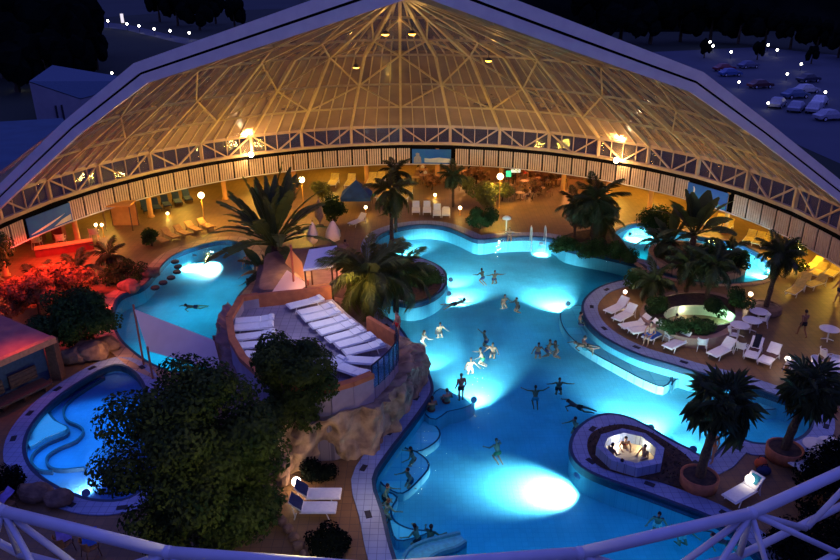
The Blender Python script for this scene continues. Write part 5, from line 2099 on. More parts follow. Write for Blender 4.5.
# mat of dark planting around the whirlpool
MATP = ccw(px_poly([(587, 447), (594, 432), (620, 425), (646, 431), (672, 446), (690, 460), (700, 478), (686, 488), (655, 482), (620, 475), (596, 465)], .03, 4))
Ob = ccw([(p.x + L.x, p.y + L.y) for p in P_])
vv = [Vector(p) for p in MATP] + [Vector(p) for p in Ob]
ee = [(i, (i + 1) % len(MATP)) for i in range(len(MATP))] + [(len(MATP) + i, len(MATP) + (i + 1) % 8) for i in range(8)]
rs = delaunay_2d_cdt(vv, ee, [], 0, 1e-5)
b = MB()
b.add([(p.x, p.y, .085) for p in rs[0]], [tuple(f) for f in rs[2] if inside(sum((rs[0][i] for i in f), Vector((0, 0))) / 3, MATP) and not inside(sum((rs[0][i] for i in f), Vector((0, 0))) / 3, Ob)])
tag(b.build('planting_bed', SOIL), 'dark planted bed around the octagonal whirlpool', 'planting bed', kind='structure')
gr_ = random.Random(77)
b = MB()
for i in range(2600):
    x, y = gr_.uniform(-4.5, 5.5), gr_.uniform(-3, 3)
    q = Vector((L.x + x, L.y + y))
    if inside(q, MATP) and not inside(q, offset(Ob, .1)):
        a = gr_.uniform(0, 6.28)
        h = gr_.uniform(.05, .14)
        d = Vector((cos(a), sin(a), 0)) * .07
        o = Vector((q.x, q.y, .085))
        b.add([o - d * .5, o + d * .5, o + Vector((gr_.uniform(-.08, .08), gr_.uniform(-.08, .08), h))], [(0, 1, 2)])
tag(b.build('ground_cover', mat('ground_cover_leaf', (.05, .03, .02), .8, (.03, .028, .016), 3)), 'low dark ground cover around the octagonal whirlpool', 'ground cover', kind='stuff')

# stones of the curved border at the bottom, lit rock
rr = random.Random(3)
bord = px_poly([(278, 462), (270, 478), (266, 494), (270, 508), (282, 522), (294, 538), (304, 556)], 0.1, 4, closed=False)
acc = 0
last = Vector(bord[0])
si = 0
sm = []
for v in range(3):
    b = MB()
    b.ell((0, 0, .16), (.26, .2, .2), 10, 7)
    for i, q in enumerate(b.v):
        g = noise.noise_vector(Vector(q) * 5 + Vector((v * 7, 0, 0))) * .06
        b.v[i] = tuple(Vector(q) + g)
    sm.append(b.mesh('border_stone', ROCKD))
for q in bord:
    q = Vector(q)
    if (q - last).length > .42 or si == 0:
        o = bpy.data.objects.new('border_stone', sm[si % 3])
        COL.objects.link(o)
        o.location = (q.x, q.y, -.02)
        o.rotation_euler = (0, 0, rr.uniform(0, 6))
        tag(o, 'rounded stone in the curved border left of the bottom loungers', 'stone', 'stones of the curved border')
        last = q
        si += 1
b = MB()
b.ell((0, 0, .55), (.38, .34, .75), 12, 9)
for i, q in enumerate(b.v):
    b.v[i] = tuple(Vector(q) + noise.noise_vector(Vector(q) * 2.5) * .16)
tag(b.build('boulder', ROCKD, None, False, B(283, 484)), 'upright rock lit orange by the globe lamp at the bottom', 'rock')
for px_, py_, s_, lab in ((106, 350, 1.0, 'orange lit boulder at the near bank of the left pool'), (92, 358, 1.2, 'violet boulder below the large dark bush'), (72, 362, 1.0, 'dark boulder next to the kiosk corner'), (60, 503, .7, 'flat stone at the near left rim of the children pool'),
                        (36, 497, .8, 'dark flat stone left at the children pool rim'), (130, 290, .9, 'brown boulder on the left pool bank below the shrub'), (150, 276, .9, 'brown boulder at the curve of the left pool bank')):
    b = MB()
    b.ell((0, 0, .35 * s_), (.9 * s_, .6 * s_, .5 * s_), 14, 9)
    for i, q in enumerate(b.v):
        b.v[i] = tuple(Vector(q) + noise.noise_vector(Vector(q) * 1.6 + Vector((px_, 0, 0))) * .22 * s_)
    tag(b.build('boulder', ROCKD, None, False, B(px_, py_)), lab, 'rock')

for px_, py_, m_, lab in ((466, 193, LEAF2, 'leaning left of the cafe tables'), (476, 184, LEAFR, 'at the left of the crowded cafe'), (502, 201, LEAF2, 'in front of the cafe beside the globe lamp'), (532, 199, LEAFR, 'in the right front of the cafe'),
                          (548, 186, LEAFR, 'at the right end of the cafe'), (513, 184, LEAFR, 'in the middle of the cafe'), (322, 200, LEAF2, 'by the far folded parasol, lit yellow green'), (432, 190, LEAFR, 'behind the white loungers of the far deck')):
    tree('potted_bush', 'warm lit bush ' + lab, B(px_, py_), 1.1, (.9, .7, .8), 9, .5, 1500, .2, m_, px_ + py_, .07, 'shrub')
# ------------------------------------------------------------------ lamps
def globe_lamp(px, py, zbase, h, r, lab, watt, col=WARM, m=GLOBE, post=COLM, name='globe_lamp', base=None):
    p = base if base is not None else at(px, py, zbase)
    t = thing(name, lab, 'lamp', p)
    b = MB()
    b.lathe([(.10, 0), (.09, .06), (.04, .10), (.04, h - r * .9)], 10)
    b.build('pole', post, t)
    b = MB()
    b.ell((0, 0, h), (r, r, r), 14, 10)
    b.build('globe', m, t, True)
    if watt:
        lamp('glow', p + Vector((0, 0, h)) + Vector((0, -r - .05, .05)), col, watt * .5, r * .5)
        lamp('glow', p + Vector((0, 0, h)) + Vector((0, r + .05, .05)), col, watt * .5, r * .5)
    return t


def lamp_at(foot, top, r, lab, watt, col=WARM, m=GLOBE, z=0.0):
    p = at(*foot, z)
    h = tz(p, top) - z
    return globe_lamp(0, 0, 0, h, r, lab, watt, col, m, base=p)


lamp_at((205, 226), 194, .26, 'lit globe lamp on an orange post behind the left pool', 1300)
lamp_at((304, 212), 179, .26, 'lit globe lamp beside the big fan shaped banana plant', 1200)
lamp_at((499, 208), 177, .28, 'lit globe lamp in front of the cafe tables', 1100)
lamp_at((460, 215), 208, .15, 'small lit globe lamp right of the white loungers on the far deck', 60)
lamp_at((366, 216), 207, .14, 'small lit globe lamp in front of the blue tent', 60)
lamp_at((168, 217), 212, .13, 'small lit globe lamp on the deck behind the tan loungers', 50)
lamp_at((435, 198), 195, .14, 'small lit globe lamp behind the white loungers on the far deck', 50)
lamp_at((785, 371), 361, .14, 'small lit white globe lamp at the right end of the lounger row', 50, (1, .8, .6), GLOBEW)
lamp_at((749, 303), 296, .14, 'small lit white globe lamp left of the tall palm', 60, (1, .75, .5), GLOBEW)
lamp_at((624, 302), 293, .13, 'small lit white globe lamp at the top of the right lounger row', 40, (1, .8, .6), GLOBEW)
lamp_at((747, 492), 481, .18, 'lit white globe lamp beside the lounger in front of the peninsula', 4, (1, .75, .5), GLOBEW)
lamp_at((297, 490), 481, .20, 'lit white globe lamp by the orange lit rock at the bottom', 45, (1, .62, .35), GLOBEW)
lamp_at((793, 266), 253, .30, 'bright lamp on an orange post at the right edge', 750)
lamp_at((695, 226), 213, .26, 'bright lamp behind the tall banana leaves', 260)
lamp_at((98, 237), 223, .12, 'left globe of the twin lamp by the orange cabana', 60, (1, .5, .25))
lamp_at((104, 237), 223, .12, 'right globe of the twin lamp by the orange cabana', 60, (1, .5, .25))
lamp_at((395, 190), 173, .14, 'white lamp shining through the slim upper palm', 60)

# two floodlights clamped to the ring truss
FLM = mat('flood_lens', (1, 1, 1), .3, emit=(1.0, .80, .48), estr=38)
for px_, py_, lab in ((252, 155, 'glaring floodlight on the ring truss at left of centre'), (617, 162, 'glaring floodlight on the ring truss at right of centre')):
    best = min((radians(a / 4) for a in range(-360, 360)), key=lambda a: abs(prx(pol(a, R0 - .35, ZB)) - px_)) if False else None
    # angle on the ring by column
    th = math.asin(max(-1, min(1, 0)))
    lo, hi = radians(-80), radians(80)
    def pxx(th):
        q = pol(th, R0 - .35, ZB)
        Y = q.y * cos(PITCH) + (CAMH - q.z) * sin(PITCH)
        return 420 + F * q.x / Y
    for _ in range(50):
        m_ = (lo + hi) / 2
        if pxx(m_) < px_:
            lo = m_
        else:
            hi = m_
    p = pol(lo, R0 - .40, ZB + .05)
    t = thing('floodlight', lab, 'floodlight', p)
    b = MB()
    b.lathe([(.12, -.25), (.22, -.05), (.26, .05)], 14)
    b.v = [(v[0], -v[2] - .05, v[1]) for v in b.v]
    b.build('housing', DARK, t)
    b = MB()
    b.ell((0, -.12, 0), (.24, .10, .24), 14, 8)
    b.build('lens', FLM, t)
    b = MB()
    b.bar((0, .1, .0), (0, .38, .05), .08, .08)
    b.build('bracket', DARK, t)
    lamp('flood', p + Vector((0, -.4, .3)), (1.0, .55, .16), 700, .2)
    lamp('flood', p + Vector((0, -.9, 1.6)), (1.0, .55, .18), 6500, .15, None, 'SPOT', p + Vector((-1.0 if px_ < 400 else .5, 2, 4.5)), 1.7)

# ceiling lamps under the outer roof (warm sodium light)
for q, wv, col in ((-8.6, 100, (1, .12, .04)), (-7.6, 160, (1, .10, .03)), (-5.6, 220, WARM), (-4.2, 260, WARM), (-2.8, 320, WARM), (-1.4, 300, WARM), (0.0, 240, WARM), (1.2, 240, (1, .42, .12)), (2.4, 260, (1, .30, .08)), (3.2, 220, (1, .30, .08)),
                   (4.2, 340, WARM), (4.9, 420, WARM), (6.0, 260, WARM), (7.2, 260, WARM), (8.4, 260, WARM), (9.3, 200, WARM)):
    a = node(0) + q * 2 * pi / NB
    p = pol(a, 31.5, 2.95)
    t = thing('ceiling_lamp', 'round warm ceiling lamp under the outer roof behind the fascia', 'ceiling lamp', p, 0, 'ceiling lamps under the outer roof')
    b = MB()
    b.lathe([(.22, .0), (.26, .06), (.26, .14)], 14)
    b.build('shade', GLOBE, t)
    b = MB()
    b.tube([(0, 0, .13), (0, 0, .52)], .04, 8)
    b.build('stem', DARK, t)
    lamp('glow', p + Vector((0, 0, -.3)), col, wv * 1.7, .2)
# added fill lights inside the ring, standing in for warm bounce on the dome
for q, wv in ((-8.0, 260), (-6.2, 340), (-4.4, 420), (-2.6, 380), (-.8, 340), (1.0, 340), (2.8, 380), (4.6, 420), (6.4, 360), (8.2, 260)):
    a = node(0) + q * 2 * pi / NB
    p = pol(a, R0 - 4.0, 4.4)
    lamp('dome_fill', p, (1.0, .55, .22), wv * .5, .4)
# small orange lamps hung under the dome panes
OLAMP = mat('orange_lens', (1, .6, .2), .3, emit=(1.0, .52, .06), estr=7)
for px_, r_, k_, lab in ((391, 5.6, -1.0, 'orange lamp high under the dome, left of its middle rib'), (411, 5.6, .8, 'orange lamp high under the dome, right of its middle rib'), (353, 16.2, -1.25, 'small orange lamp under the dome left of the star joint'), (495, 13.0, 3.0, 'small orange lamp under the dome at its right half')):
    i_ = 3
    while RIBP[i_ + 1][0] > r_:
        i_ += 1
    f_ = (RIBP[i_][0] - r_) / (RIBP[i_][0] - RIBP[i_ + 1][0]) if RIBP[i_][0] > r_ else 0
    z_ = RIBP[i_][1] + (RIBP[i_ + 1][1] - RIBP[i_][1]) * f_
    p = pol(node(0) + k_ * 2 * pi / NB, r_ - .1, z_ - .85)
    t = thing('dome_lamp', lab, 'lamp', p)
    b = MB()
    b.lathe([(.10, .20), (.26, .05), (.28, 0)], 12)
    b.build('shade', DARK, t)
    b = MB()
    b.ell((0, 0, 0), (.25, .25, .12), 12, 6)
    b.build('lens', OLAMP, t)
    b = MB()
    b.tube([(0, 0, .18), (0, 0, .6)], .03, 6)
    b.build('stem', DARK, t)
    lamp('glow', p + Vector((0, -.3, -.25)), (1, .5, .1), 60, .15)
RLAMP = at(60, 270, 2.6)
for x_, y_, z_, w_ in ((60, 262, 3.0, 1500), (36, 272, 3.0, 1100), (88, 268, 3.0, 900), (74, 306, 5.6, 4200), (38, 314, 5.6, 3200)):
    a_ = at(x_, y_, 0)
    lamp('red_glow', (a_.x, a_.y, z_), (1.0, .05, .02), w_, .2, None, 'SPOT', (a_.x, a_.y + .6, 0), 2.3)
lamp('red_glow', at(92, 292, 1.2), (1.0, .10, .05), 120, .3)
_a = at(18, 352, 2.4)
lamp('red_glow', (_a.x, _a.y, 4.2), (1.0, .14, .05), 150, .2, None, 'SPOT', (_a.x, _a.y, 0), 2.0)
lamp('red_glow', at(112, 348, 1.0), (1.0, .45, .15), 60, .2)
lamp('red_glow', at(320, 262, 4.2), (1.0, .40, .20), 160, .3)
lamp('red_glow', at(296, 286, 3.2), (1.0, .50, .25), 50, .3)
lamp('red_glow', at(345, 262, 3.0), (1.0, .36, .18), 160, .3)
# added fill lights for palms, cliff, canopy and big tree, without fittings
lamp('soft_fill', at(352, 282, 4.2), (1.0, .62, .18), 220, .3)
lamp('soft_fill', at(408, 262, 3.0), (1.0, .62, .18), 160, .3)
lamp('soft_fill', at(300, 262, 3.2), (1.0, .55, .15), 200, .3)
lamp('soft_fill', at(600, 236, 3.6), (1.0, .6, .2), 160, .3)
lamp('soft_fill', at(378, 478, 1.4), (1.0, .66, .36), 90, .3)
lamp('soft_fill', at(322, 262, 7.0), (.85, .80, 1.0), 330, .4)  # added to brighten the canopy, which really has only sky light
lamp('tree_fill', Vector((-3.0, 15.6, 5.5)), (1.0, .85, .30), 420, .4)  # added before the crown to raise highlights on its leaves
lamp('soft_fill', at(690, 270, 5.5), (1.0, .66, .22), 260, .3)
lamp('soft_fill', at(655, 262, 4.0), (1.0, .66, .22), 140, .3)
lamp('soft_fill', at(765, 300, 5.0), (1.0, .6, .2), 120, .3)

# ------------------------------------------------------------------ people
def body_mesh(name, J, fingers=True):
    """one continuous skin surface grown round a posed skeleton; J holds joint points"""
    b = MB()

    def limb(pts, rad):
        b.tube(pts, rad, 10)
        for p, r in zip(pts, rad):
            b.ell(p, (r, r, r), 10, 6)
    V = {k: Vector(v) for k, v in J.items()}
    pel, che, nek, hed = V['pelvis'], V['chest'], V['neck'], V['head']
    side = Vector((1, 0, 0))
    for k in range(9):
        f = k / 8
        c = pel.lerp(che, f)
        wdt = (.165, .155, .14, .135, .14, .155, .17, .175, .16)[k]
        dep = (.115, .11, .10, .095, .10, .11, .115, .115, .10)[k]
        ax = (che - pel).normalized()
        fw = ax.cross(side).normalized() * -1
        M = Matrix((side, fw, ax)).transposed()
        b.ell(c, (wdt, dep, .10), 14, 8, M=M)
    limb([che, nek], [.085, .058])
    limb([nek, hed], [.056, .055])
    fd = V['face'].normalized()
    up = (hed - nek).normalized()
    up = (up - fd * up.dot(fd)).normalized()
    rt = fd.cross(up)
    H = Matrix((rt, fd, up)).transposed()
    b.ell(hed + up * .03, (.076, .096, .118), 14, 10, M=H)
    b.ell(hed + up * -.05 + fd * .035, (.052, .055, .055), 10, 7, M=H)
    b.ell(hed + fd * .100 + up * .0, (.015, .022, .022), 8, 6, M=H)
    b.ell(hed + fd * .088 + up * -.045, (.026, .014, .010), 8, 6, M=H)
    for s in (-1, 1):
        b.ell(hed + rt * .078 * s + up * .01, (.013, .022, .032), 8, 6, M=H)
    for s, n in ((-1, 'l'), (1, 'r')):
        sh, el, wr = V['sh_' + n], V['el_' + n], V['wr_' + n]
        limb([che + Vector((s * .09, 0, .02)), sh], [.09, .066])
        limb([sh, el, wr], [.058, .043, .031])
        d = (wr - el).normalized()
        sd = d.cross(Vector((0, 0, 1)))
        if sd.length < .2:
            sd = Vector((0, 1, 0))
        sd.normalize()
        nn = d.cross(sd)
        M = Matrix((sd, d, nn)).transposed()
        b.ell(wr + d * .06, (.044, .06, .019), 10, 7, M=M)
        if fingers:
            for k, (o, ln) in enumerate(((-.034, .062), (-.012, .075), (.012, .072), (.034, .055))):
                p0 = wr + d * .10 + sd * o
                p1 = p0 + d * ln * .55 + sd * o * .25
                p2 = p1 + d * ln * .45 - nn * .02 + sd * o * .15
                limb([p0, p1, p2], [.0115, .011, .0095])
            p0 = wr + d * .035 + sd * -.036
            limb([p0, p0 + sd * -.035 + d * .03, p0 + sd * -.045 + d * .065], [.014, .012, .010])
        hp, kn, an, to = V['hip_' + n], V['kn_' + n], V['an_' + n], V['to_' + n]
        limb([pel.lerp(hp, .6), hp, hp.lerp(kn, .4), kn, kn.lerp(an, .35), an], [.10, .092, .078, .056, .056, .038])
        limb([an, an.lerp(to, .55) + Vector((0, 0, -.01)), to], [.042, .036, .026])
    o = b.build(name, SKIN[0])
    md = o.modifiers.new('r', 'REMESH')
    md.mode = 'VOXEL'
    md.voxel_size = .0125
    sm_ = o.modifiers.new('s', 'SMOOTH')
    sm_.iterations = 2
    sm_.factor = .4
    de = o.modifiers.new('d', 'DECIMATE')
    de.ratio = .22
    dg = bpy.context.evaluated_depsgraph_get()
    me = bpy.data.meshes.new_from_object(o.evaluated_get(dg))
    me.name = name
    me.polygons.foreach_set('use_smooth', [True] * len(me.polygons))
    old = o.data
    bpy.data.objects.remove(o)
    bpy.data.meshes.remove(old)
    # hair cap, eyes
    hb = MB()
    hb.ell(hed + up * .048 - fd * .014, (.086, .102, .112), 14, 10, M=H)
    keep_v = [Vector(v) for v in hb.v]
    nf = []
    for f in hb.f:
        c = sum((keep_v[i] for i in f), Vector()) / len(f) - hed
        if c.dot(fd) < .055 - .0 * c.dot(up) or c.dot(up) > .085:
            if c.dot(up) > -.02 or c.dot(fd) < -.01:
                nf.append(f)
    hb.f = nf
    hb.m = [0] * len(nf)
    hl = MB()
    hl.v, hl.f, hl.m = list(hb.v), list(hb.f), list(hb.m)
    hl.ell(hed - fd * .075 - up * .09, (.075, .04, .14), 10, 8, M=H)
    eb = MB()
    for s in (-1, 1):
        eb.ell(hed + rt * .031 * s + fd * .088 + up * .028, (.012, .008, .008), 8, 6, M=H)
    ax = (che - pel).normalized()
    fw = ax.cross(side).normalized() * -1
    M = Matrix((side, fw, ax)).transposed()
    tr = MB()
    tr.ell(pel, (.185, .135, .12), 14, 8, M=M)
    for n in 'lr':
        hp, kn = V['hip_' + n], V['kn_' + n]
        tr.tube([pel.lerp(hp, .8), hp, hp.lerp(kn, .42)], [.118, .112, .098], 12)
    bk = MB()
    bk.ell(pel + ax * -.01, (.180, .128, .085), 14, 8, M=M)
    tp = MB()
    tp.ell(che + ax * -.035, (.185, .13, .055), 14, 8, M=M)
    return dict(body=me, hair=hb.mesh('hair', HAIR[0], True), long=hl.mesh('hair', HAIR[1], True), eyes=eb.mesh('eyes', EYE, True),
                trunks=tr.mesh('swim_trunks', CLOTH['navy'], True), brief=bk.mesh('bikini_brief', CLOTH['red'], True), top=tp.mesh('bikini_top', CLOTH['red'], True))


STD = dict(pelvis=(0, 0, .94), chest=(0, 0, 1.30), neck=(0, .0, 1.47), head=(0, .03, 1.60), face=(0, 1, -.1), sh_l=(-.19, 0, 1.39), sh_r=(.19, 0, 1.39), el_l=(-.26, -.03, 1.12), el_r=(.26, -.03, 1.12),
           wr_l=(-.27, .10, .88), wr_r=(.27, .10, .88), hip_l=(-.09, 0, .90), hip_r=(.09, 0, .90), kn_l=(-.10, .03, .49), kn_r=(.10, .03, .49), an_l=(-.10, -.01, .08), an_r=(.10, -.01, .08), to_l=(-.12, .16, .03), to_r=(.12, .16, .03))


def J(**k):
    d = dict(STD)
    d.update(k)
    return d


TUCK = dict(pelvis=(0, -.16, .98), hip_l=(-.09, -.15, .95), hip_r=(.09, -.15, .95), kn_l=(-.14, .12, .66), kn_r=(.15, .06, .62), an_l=(-.10, -.26, .46), an_r=(.12, -.32, .44), to_l=(-.10, -.40, .38), to_r=(.12, -.46, .36))
POSE = {
    'stand': body_mesh('body', J()),
    'wade': body_mesh('body', J(**TUCK, el_l=(-.36, .12, 1.22), el_r=(.36, .12, 1.22), wr_l=(-.46, .34, 1.18), wr_r=(.46, .34, 1.18), face=(.3, 1, -.1))),
    'spread': body_mesh('body', J(**TUCK, el_l=(-.46, .08, 1.36), el_r=(.46, .08, 1.36), wr_l=(-.70, .20, 1.42), wr_r=(.70, .20, 1.42))),
    'walk': body_mesh('body', J(kn_l=(-.09, .20, .52), an_l=(-.09, .24, .10), to_l=(-.10, .40, .08), kn_r=(.09, -.06, .50), an_r=(.09, -.32, .16), to_r=(.10, -.20, .04), el_l=(-.25, -.14, 1.14), wr_l=(-.22, -.08, .90), el_r=(.25, .08, 1.13), wr_r=(.22, .26, .98))),
    'swim': body_mesh('body', dict(pelvis=(0, -.45, -.10), chest=(0, -.08, -.06), neck=(0, .09, .0), head=(0, .19, .07), face=(0, 1, .25), sh_l=(-.19, .0, -.05), sh_r=(.19, .0, -.05), el_l=(-.42, .16, -.06), el_r=(.34, .26, -.04), wr_l=(-.60, .02, -.10), wr_r=(.28, .52, -.06),
              hip_l=(-.09, -.5, -.11), hip_r=(.09, -.5, -.11), kn_l=(-.20, -.88, -.18), kn_r=(.16, -.90, -.12), an_l=(-.18, -1.25, -.10), an_r=(.26, -1.26, -.22), to_l=(-.18, -1.42, -.10), to_r=(.28, -1.42, -.24))),
    'sit': body_mesh('body', J(pelvis=(0, 0, .10), chest=(0, -.05, .46), neck=(0, -.04, .63), head=(0, 0, .76), face=(0, 1, 0), sh_l=(-.19, -.04, .55), sh_r=(.19, -.04, .55), el_l=(-.30, .02, .30), el_r=(.30, .02, .30), wr_l=(-.22, .26, .24), wr_r=(.22, .26, .24),
              hip_l=(-.09, .04, .09), hip_r=(.09, .04, .09), kn_l=(-.12, .46, .10), kn_r=(.12, .46, .10), an_l=(-.12, .50, -.34), an_r=(.12, .50, -.34), to_l=(-.13, .66, -.38), to_r=(.13, .66, -.38))),
}
pr_ = random.Random(11)
BODYM = {}


def recol(me, m):
    k = (me.name, m.name)
    if k not in BODYM:
        c = me.copy()
        c.materials.clear()
        c.materials.append(m)
        BODYM[k] = c
    return BODYM[k]


def person(pose, p, rz, lab, skin=0, hair=0, wear=('trunks', 'navy'), grp=None, s=1.0, clothed=None):
    t = thing('person', lab, 'person', p, rz, grp)
    t.scale = (s, s, s)
    P = POSE[pose]
    bo_ = part('body', recol(P['body'], SKIN[skin]), t)
    part('hair', recol(P['long' if wear[0] == 'bikini' else 'hair'], HAIR[hair]), t)
    part('eyes', P['eyes'], bo_)
    if wear[0] == 'trunks':
        part('swim_trunks', recol(P['trunks'], CLOTH[wear[1]]), t)
    elif wear[0] == 'bikini':
        part('bikini_brief', recol(P['brief'], CLOTH[wear[1]]), t)
        part('bikini_top', recol(P['top'], CLOTH[wear[1]]), t)
    return t


GB = None
W = -1.0   # feet level of bathers standing in deep water
# (px, py of head), pose, facing deg, skin, hair, wear, label
BATH = [((505, 293), 'wade', 200, 0, 0, ('bikini', 'red'), 'left bather of the two left of the upper right lamp light'),
        ((517, 296), 'wade', 120, 1, 0, ('trunks', 'black'), 'right bather of the two left of the upper right lamp light'),
        ((482, 267), 'wade', 40, 1, 0, ('trunks', 'navy'), 'left bather of the pair in the far middle of the big pool'),
        ((495, 269), 'spread', 190, 1, 0, ('trunks', 'navy'), 'right bather of the pair in the far middle of the big pool'),
        ((440, 321), 'wade', 200, 0, 0, ('trunks', 'black'), 'bare chested bather standing below the floating swimmer'),
        ((424, 329), 'wade', 300, 0, 1, ('bikini', 'white'), 'pale bather beside the hanging palm frond at the left bank'),
        ((485, 329), 'spread', 100, 1, 0, ('trunks', 'navy'), 'bather with outstretched arms in the middle of the big pool'),
        ((493, 341), 'wade', 160, 1, 0, ('trunks', 'black'), 'bather just below the one with outstretched arms'),
        ((481, 346), 'wade', 90, 0, 0, ('trunks', 'green'), 'bather lower left of the one with outstretched arms'),
        ((471, 356), 'wade', 190, 1, 0, ('trunks', 'white'), 'dark haired bather lowest of the middle cluster'),
        ((539, 341), 'wade', 180, 1, 0, ('trunks', 'navy'), 'left bather of the three left of the right bathing ledge'),
        ((550, 338), 'wade', 240, 1, 0, ('trunks', 'navy'), 'middle bather of the three left of the right bathing ledge'),
        ((556, 339), 'wade', 100, 1, 0, ('bikini', 'black'), 'right bather of the three left of the right bathing ledge'),
        ((536, 384), 'spread', 0, 1, 0, ('trunks', 'teal'), 'bather with arms spread wide in the lower middle of the big pool'),
        ((560, 376), 'spread', 180, 1, 0, ('trunks', 'black'), 'bather with bent arms right of the one with arms spread wide'),
        ((571, 403), 'swim', 60, 1, 0, ('trunks', 'black'), 'swimmer approaching the whirlpool peninsula'),
        ((576, 415), 'wade', 120, 0, 0, ('trunks', 'navy'), 'bather at the rim of the whirlpool peninsula'),
        ((497, 437), 'wade', 30, 0, 0, ('trunks', 'green'), 'lone bather in green trunks in the lower middle'),
        ((411, 445), 'wade', 90, 0, 0, ('bikini', 'red'), 'bather in red at the upper bubble bench'),
        ((408, 466), 'wade', 120, 0, 0, ('trunks', 'navy'), 'bather at the middle of the bubble benches'),
        ((387, 482), 'wade', 250, 0, 0, ('trunks', 'black'), 'bather at the corner of the kerb by the bubble benches'),
        ((388, 497), 'wade', 300, 0, 1, ('bikini', 'pink'), 'bather just below the corner of the kerb'),
        ((415, 522), 'wade', 60, 0, 0, ('trunks', 'black'), 'left bather of the two above the slide trough'),
        ((431, 523), 'wade', 330, 1, 0, ('trunks', 'green'), 'right bather of the two above the slide trough'),
        ((660, 510), 'wade', 160, 0, 0, ('trunks', 'white'), 'left bather below the peninsula kerb near the near truss'),
        ((686, 522), 'wade', 190, 0, 0, ('trunks', 'white'), 'bather in white trunks below the peninsula kerb'),
        ((717, 538), 'swim', 60, 0, 0, ('trunks', 'green'), 'swimmer under the near truss at lower right'),
        ((581, 316), 'sit', 260, 0, 0, ('trunks', 'navy'), 'bather resting at the upper part of the right bathing ledge'),
        ((585, 340), 'sit', 280, 0, 0, ('trunks', 'teal'), 'bather resting at the lower part of the right bathing ledge'),
        ((578, 344), 'swim', 80, 1, 0, ('trunks', 'black'), 'swimmer stretched beside the right bathing ledge'),
        ((447, 393), 'sit', 20, 0, 0, ('trunks', 'red'), 'bather sitting on the bench step near the rock cliff'),
        ((432, 401), 'sit', 30, 1, 0, ('trunks', 'red'), 'bather leaning at the foot of the rock cliff'),
        ((246, 252), 'wade', 200, 0, 0, ('trunks', 'navy'), 'bather near the right kerb of the left pool'),
        ((247, 277), 'wade', 150, 0, 0, ('trunks', 'black'), 'bather at the lower right kerb of the left pool'),
        ((188, 306), 'swim', 100, 0, 0, ('trunks', 'navy'), 'swimmer in the middle of the left pool'),
        ]
for (x, y), pose, f, sk, hr, wr, lab in BATH:
    if pose == 'swim':
        p = at(x, y, -.10)
    elif pose == 'sit':
        p = at(x, y, .10) + Vector((0, 0, -.62))
    else:
        hz = .22 if pose == 'wade' else .20
        p = at(x, y, hz)
        p.z = hz - 1.62
    person(pose, p, radians(f), lab, sk, hr, wr, s=1.0 if pose == 'sit' else .88)
person('swim', at(462, 301, -.08), radians(-70), 'swimmer floating flat in the lamp light beside the round island', 1, 0, ('trunks', 'black'))
person('stand', at(461, 401, -.40), radians(20), 'dark figure standing on the tip of the bench step by the cliff', 1, 0, ('trunks', 'black'), s=.92)
person('spread', at(509, 248, -.7), radians(170), 'bather standing high in splashing water at the far end', 0, 0, ('bikini', 'black'))
person('walk', at(801, 337), radians(10), 'man in dark trunks walking away across the orange lit deck', 1, 0, ('trunks', 'black'))
person('stand', at(710, 462, .06), radians(120), 'woman in a bikini standing on the kerb beside the potted fan palm', 0, 1, ('bikini', 'orange'))
person('walk', at(837, 302), radians(100), 'person walking at the right edge behind the yellow loungers', 0, 0, ('trunks', 'navy'))
for x, y, f, lab, wr in ((613, 445, -60, 'bather in the octagonal whirlpool at its upper left', ('trunks', 'red')), (626, 439, 180, 'bather in red in the octagonal whirlpool at its top', ('bikini', 'red')),
                         (645, 447, 120, 'bather by the yellow light of the octagonal whirlpool', ('trunks', 'black')), (622, 461, 0, 'dark haired bather at the front of the octagonal whirlpool', ('trunks', 'black'))):
    p = at(x, y, .55)
    p.z = -.10
    person('sit', p, radians(f), lab, 0, 0, wr, s=.86)
for x, y, lab in ((677, 316, 'left of the three dark heads in the planter whirlpool'), (694, 318, 'middle of the three dark heads in the planter whirlpool'), (705, 321, 'right of the three dark heads in the planter whirlpool')):
    p = at(x, y, .95)
    p.z = .30
    person('sit', p, 0.2, lab, 0, 0, ('trunks', 'black'), s=.9)
# bathers on the left pool kerb and terrace
person('sit', at(249, 264, .05), radians(60), 'person sitting on the slab kerb of the left pool', 0, 0, ('trunks', 'brown'))
person('stand', at(398, 338, 2.6), radians(120), 'person in red standing at the right corner of the terrace parapet', 0, 0, ('trunks', 'red'), s=.9)
person('stand', at(346, 262), radians(10), 'person in red trunks standing right of the violet canopy', 0, 0, ('trunks', 'red'))
person('sit', at(650, 336, .40), radians(140), 'person in blue resting on the lounger with the blue towel', 0, 0, ('trunks', 'blue'))

# ------------------------------------------------------------------ cafe at the back
def seated(p, rz, skin, wear, lab, grp):
    t = person('sit', p + Vector((0, 0, .40)), rz, lab, skin, 0, ('trunks', wear), grp)
    sh = MB()
    sh.ell((0, -.02, .30), (.205, .15, .27), 12, 8)
    sh.build('shirt', CLOTH[wear], t)
    return t


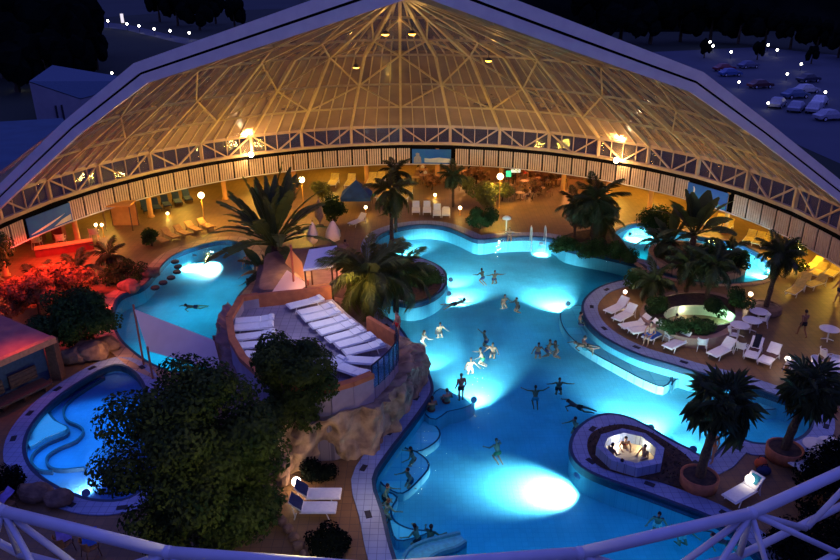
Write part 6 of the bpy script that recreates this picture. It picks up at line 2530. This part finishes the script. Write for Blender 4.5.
COLQ = (-8.1, -6.6, -5.12, -3.62, -2.2, -.72, .74, 2.05, 3.33, 4.25, 5.12, 6.68, 8.0, 9.4)
cr_ = random.Random(19)
CAFE = [(462, 178), (470, 190), (478, 178), (508, 192), (514, 180), (524, 188), (531, 177), (540, 185), (549, 177), (556, 186), (520, 200), (497, 191), (540, 195), (416, 184), (428, 182), (424, 176), (446, 183)]
for i, (x, y) in enumerate(CAFE):
    p = at(x, y)
    K_WTABLE.put(p, cr_.uniform(0, 1), 'small brown cafe table in the crowded cafe under the far fascia', 'cafe tables under the far fascia')
    for k in range(3):
        a = cr_.uniform(-.4, .4) + k * 2.1
        q = p + Vector((sin(a) * -.85, cos(a) * .85, 0))
        if min((pol(node(0) + z_ * 2 * pi / NB, R0 + .25, 0) - q).length for z_ in COLQ) < .75:
            continue
        K_WCHAIR.put(q, -a if False else (pi + a) - pi, 'brown cafe chair in the crowded cafe under the far fascia', 'cafe chairs under the far fascia')
        if cr_.random() < .42:
            seated(q, a + pi, cr_.randrange(2), cr_.choice(['red', 'orange', 'black', 'white', 'brown', 'navy']), 'guest sitting at a table in the crowded cafe under the far fascia', 'cafe guests under the far fascia')
# bar shelf wall lit red behind the cafe
t = thing('bar_shelf', 'long back bar with lit shelves behind the crowded cafe', 'bar shelf', pol(node(2.6), 34.6, 0))
t.rotation_euler = (0, 0, -node(2.6))
b = MB()
b.box((0, .25, 1.2), (9, .12, 2.4))
b.build('back', mat('bar_red_back', (.30, .07, .04), .7), t)
for z in (.9, 1.35, 1.8):
    b = MB()
    b.box((0, 0, z), (8.6, .35, .05))
    b.build('shelf', WOOD, t)
b = MB()
b.box((0, -1.2, .55), (8.8, .6, 1.1))
b.build('counter', WOODD, t)
for k, (x, y, lab, c) in enumerate(((508, 181, 'green lit sign panel standing at the cafe', (0.05, .7, .35)), (515, 178, 'pale lit menu board at the cafe', (.8, .9, .75)))):
    t = thing('menu_board', lab, 'board', at(x, y + 8))
    b = MB()
    b.bbox((0, 0, 1.5), (.9 if k else .5, .06, .30 if k else .6), .02)
    b.build('panel', mat('board_%d' % k, c, .5, emit=c, estr=.9), t)
    b = MB()
    b.tube([(0, .03, 0), (0, .03, 1.3)], .03, 6)
    b.build('post', DARK, t)
# red bag and blue bundle on the peninsula deck
t = thing('beach_bag', 'orange red beach bag lying on the deck between the potted fan palms', 'bag', at(760, 467))
b = MB()
b.ell((0, 0, .22), (.28, .20, .26), 14, 9)
for i, q in enumerate(b.v):
    b.v[i] = (q[0], q[1], max(0, q[2] + .03 * noise.noise(Vector(q) * 6)))
b.build('bag', mat('orange_bag', (.75, .13, .04), .7), t, True)
b = MB()
b.tube([(-.16, 0, .40), (-.10, 0, .62), (.10, 0, .62), (.16, 0, .40)], .02, 6)
b.build('strap', CLOTH['brown'], t)
t = thing('beach_bag', 'dark blue beach bag beside the orange red one', 'bag', at(763, 474))
b = MB()
b.ell((0, 0, .18), (.32, .22, .22), 14, 9)
b.build('bag', CLOTH['navy'], t, True)
b = MB()
b.tube([(-.16, 0, .32), (-.08, 0, .50), (.10, 0, .50), (.16, 0, .32)], .02, 6)
b.build('strap', CLOTH['black'], t)
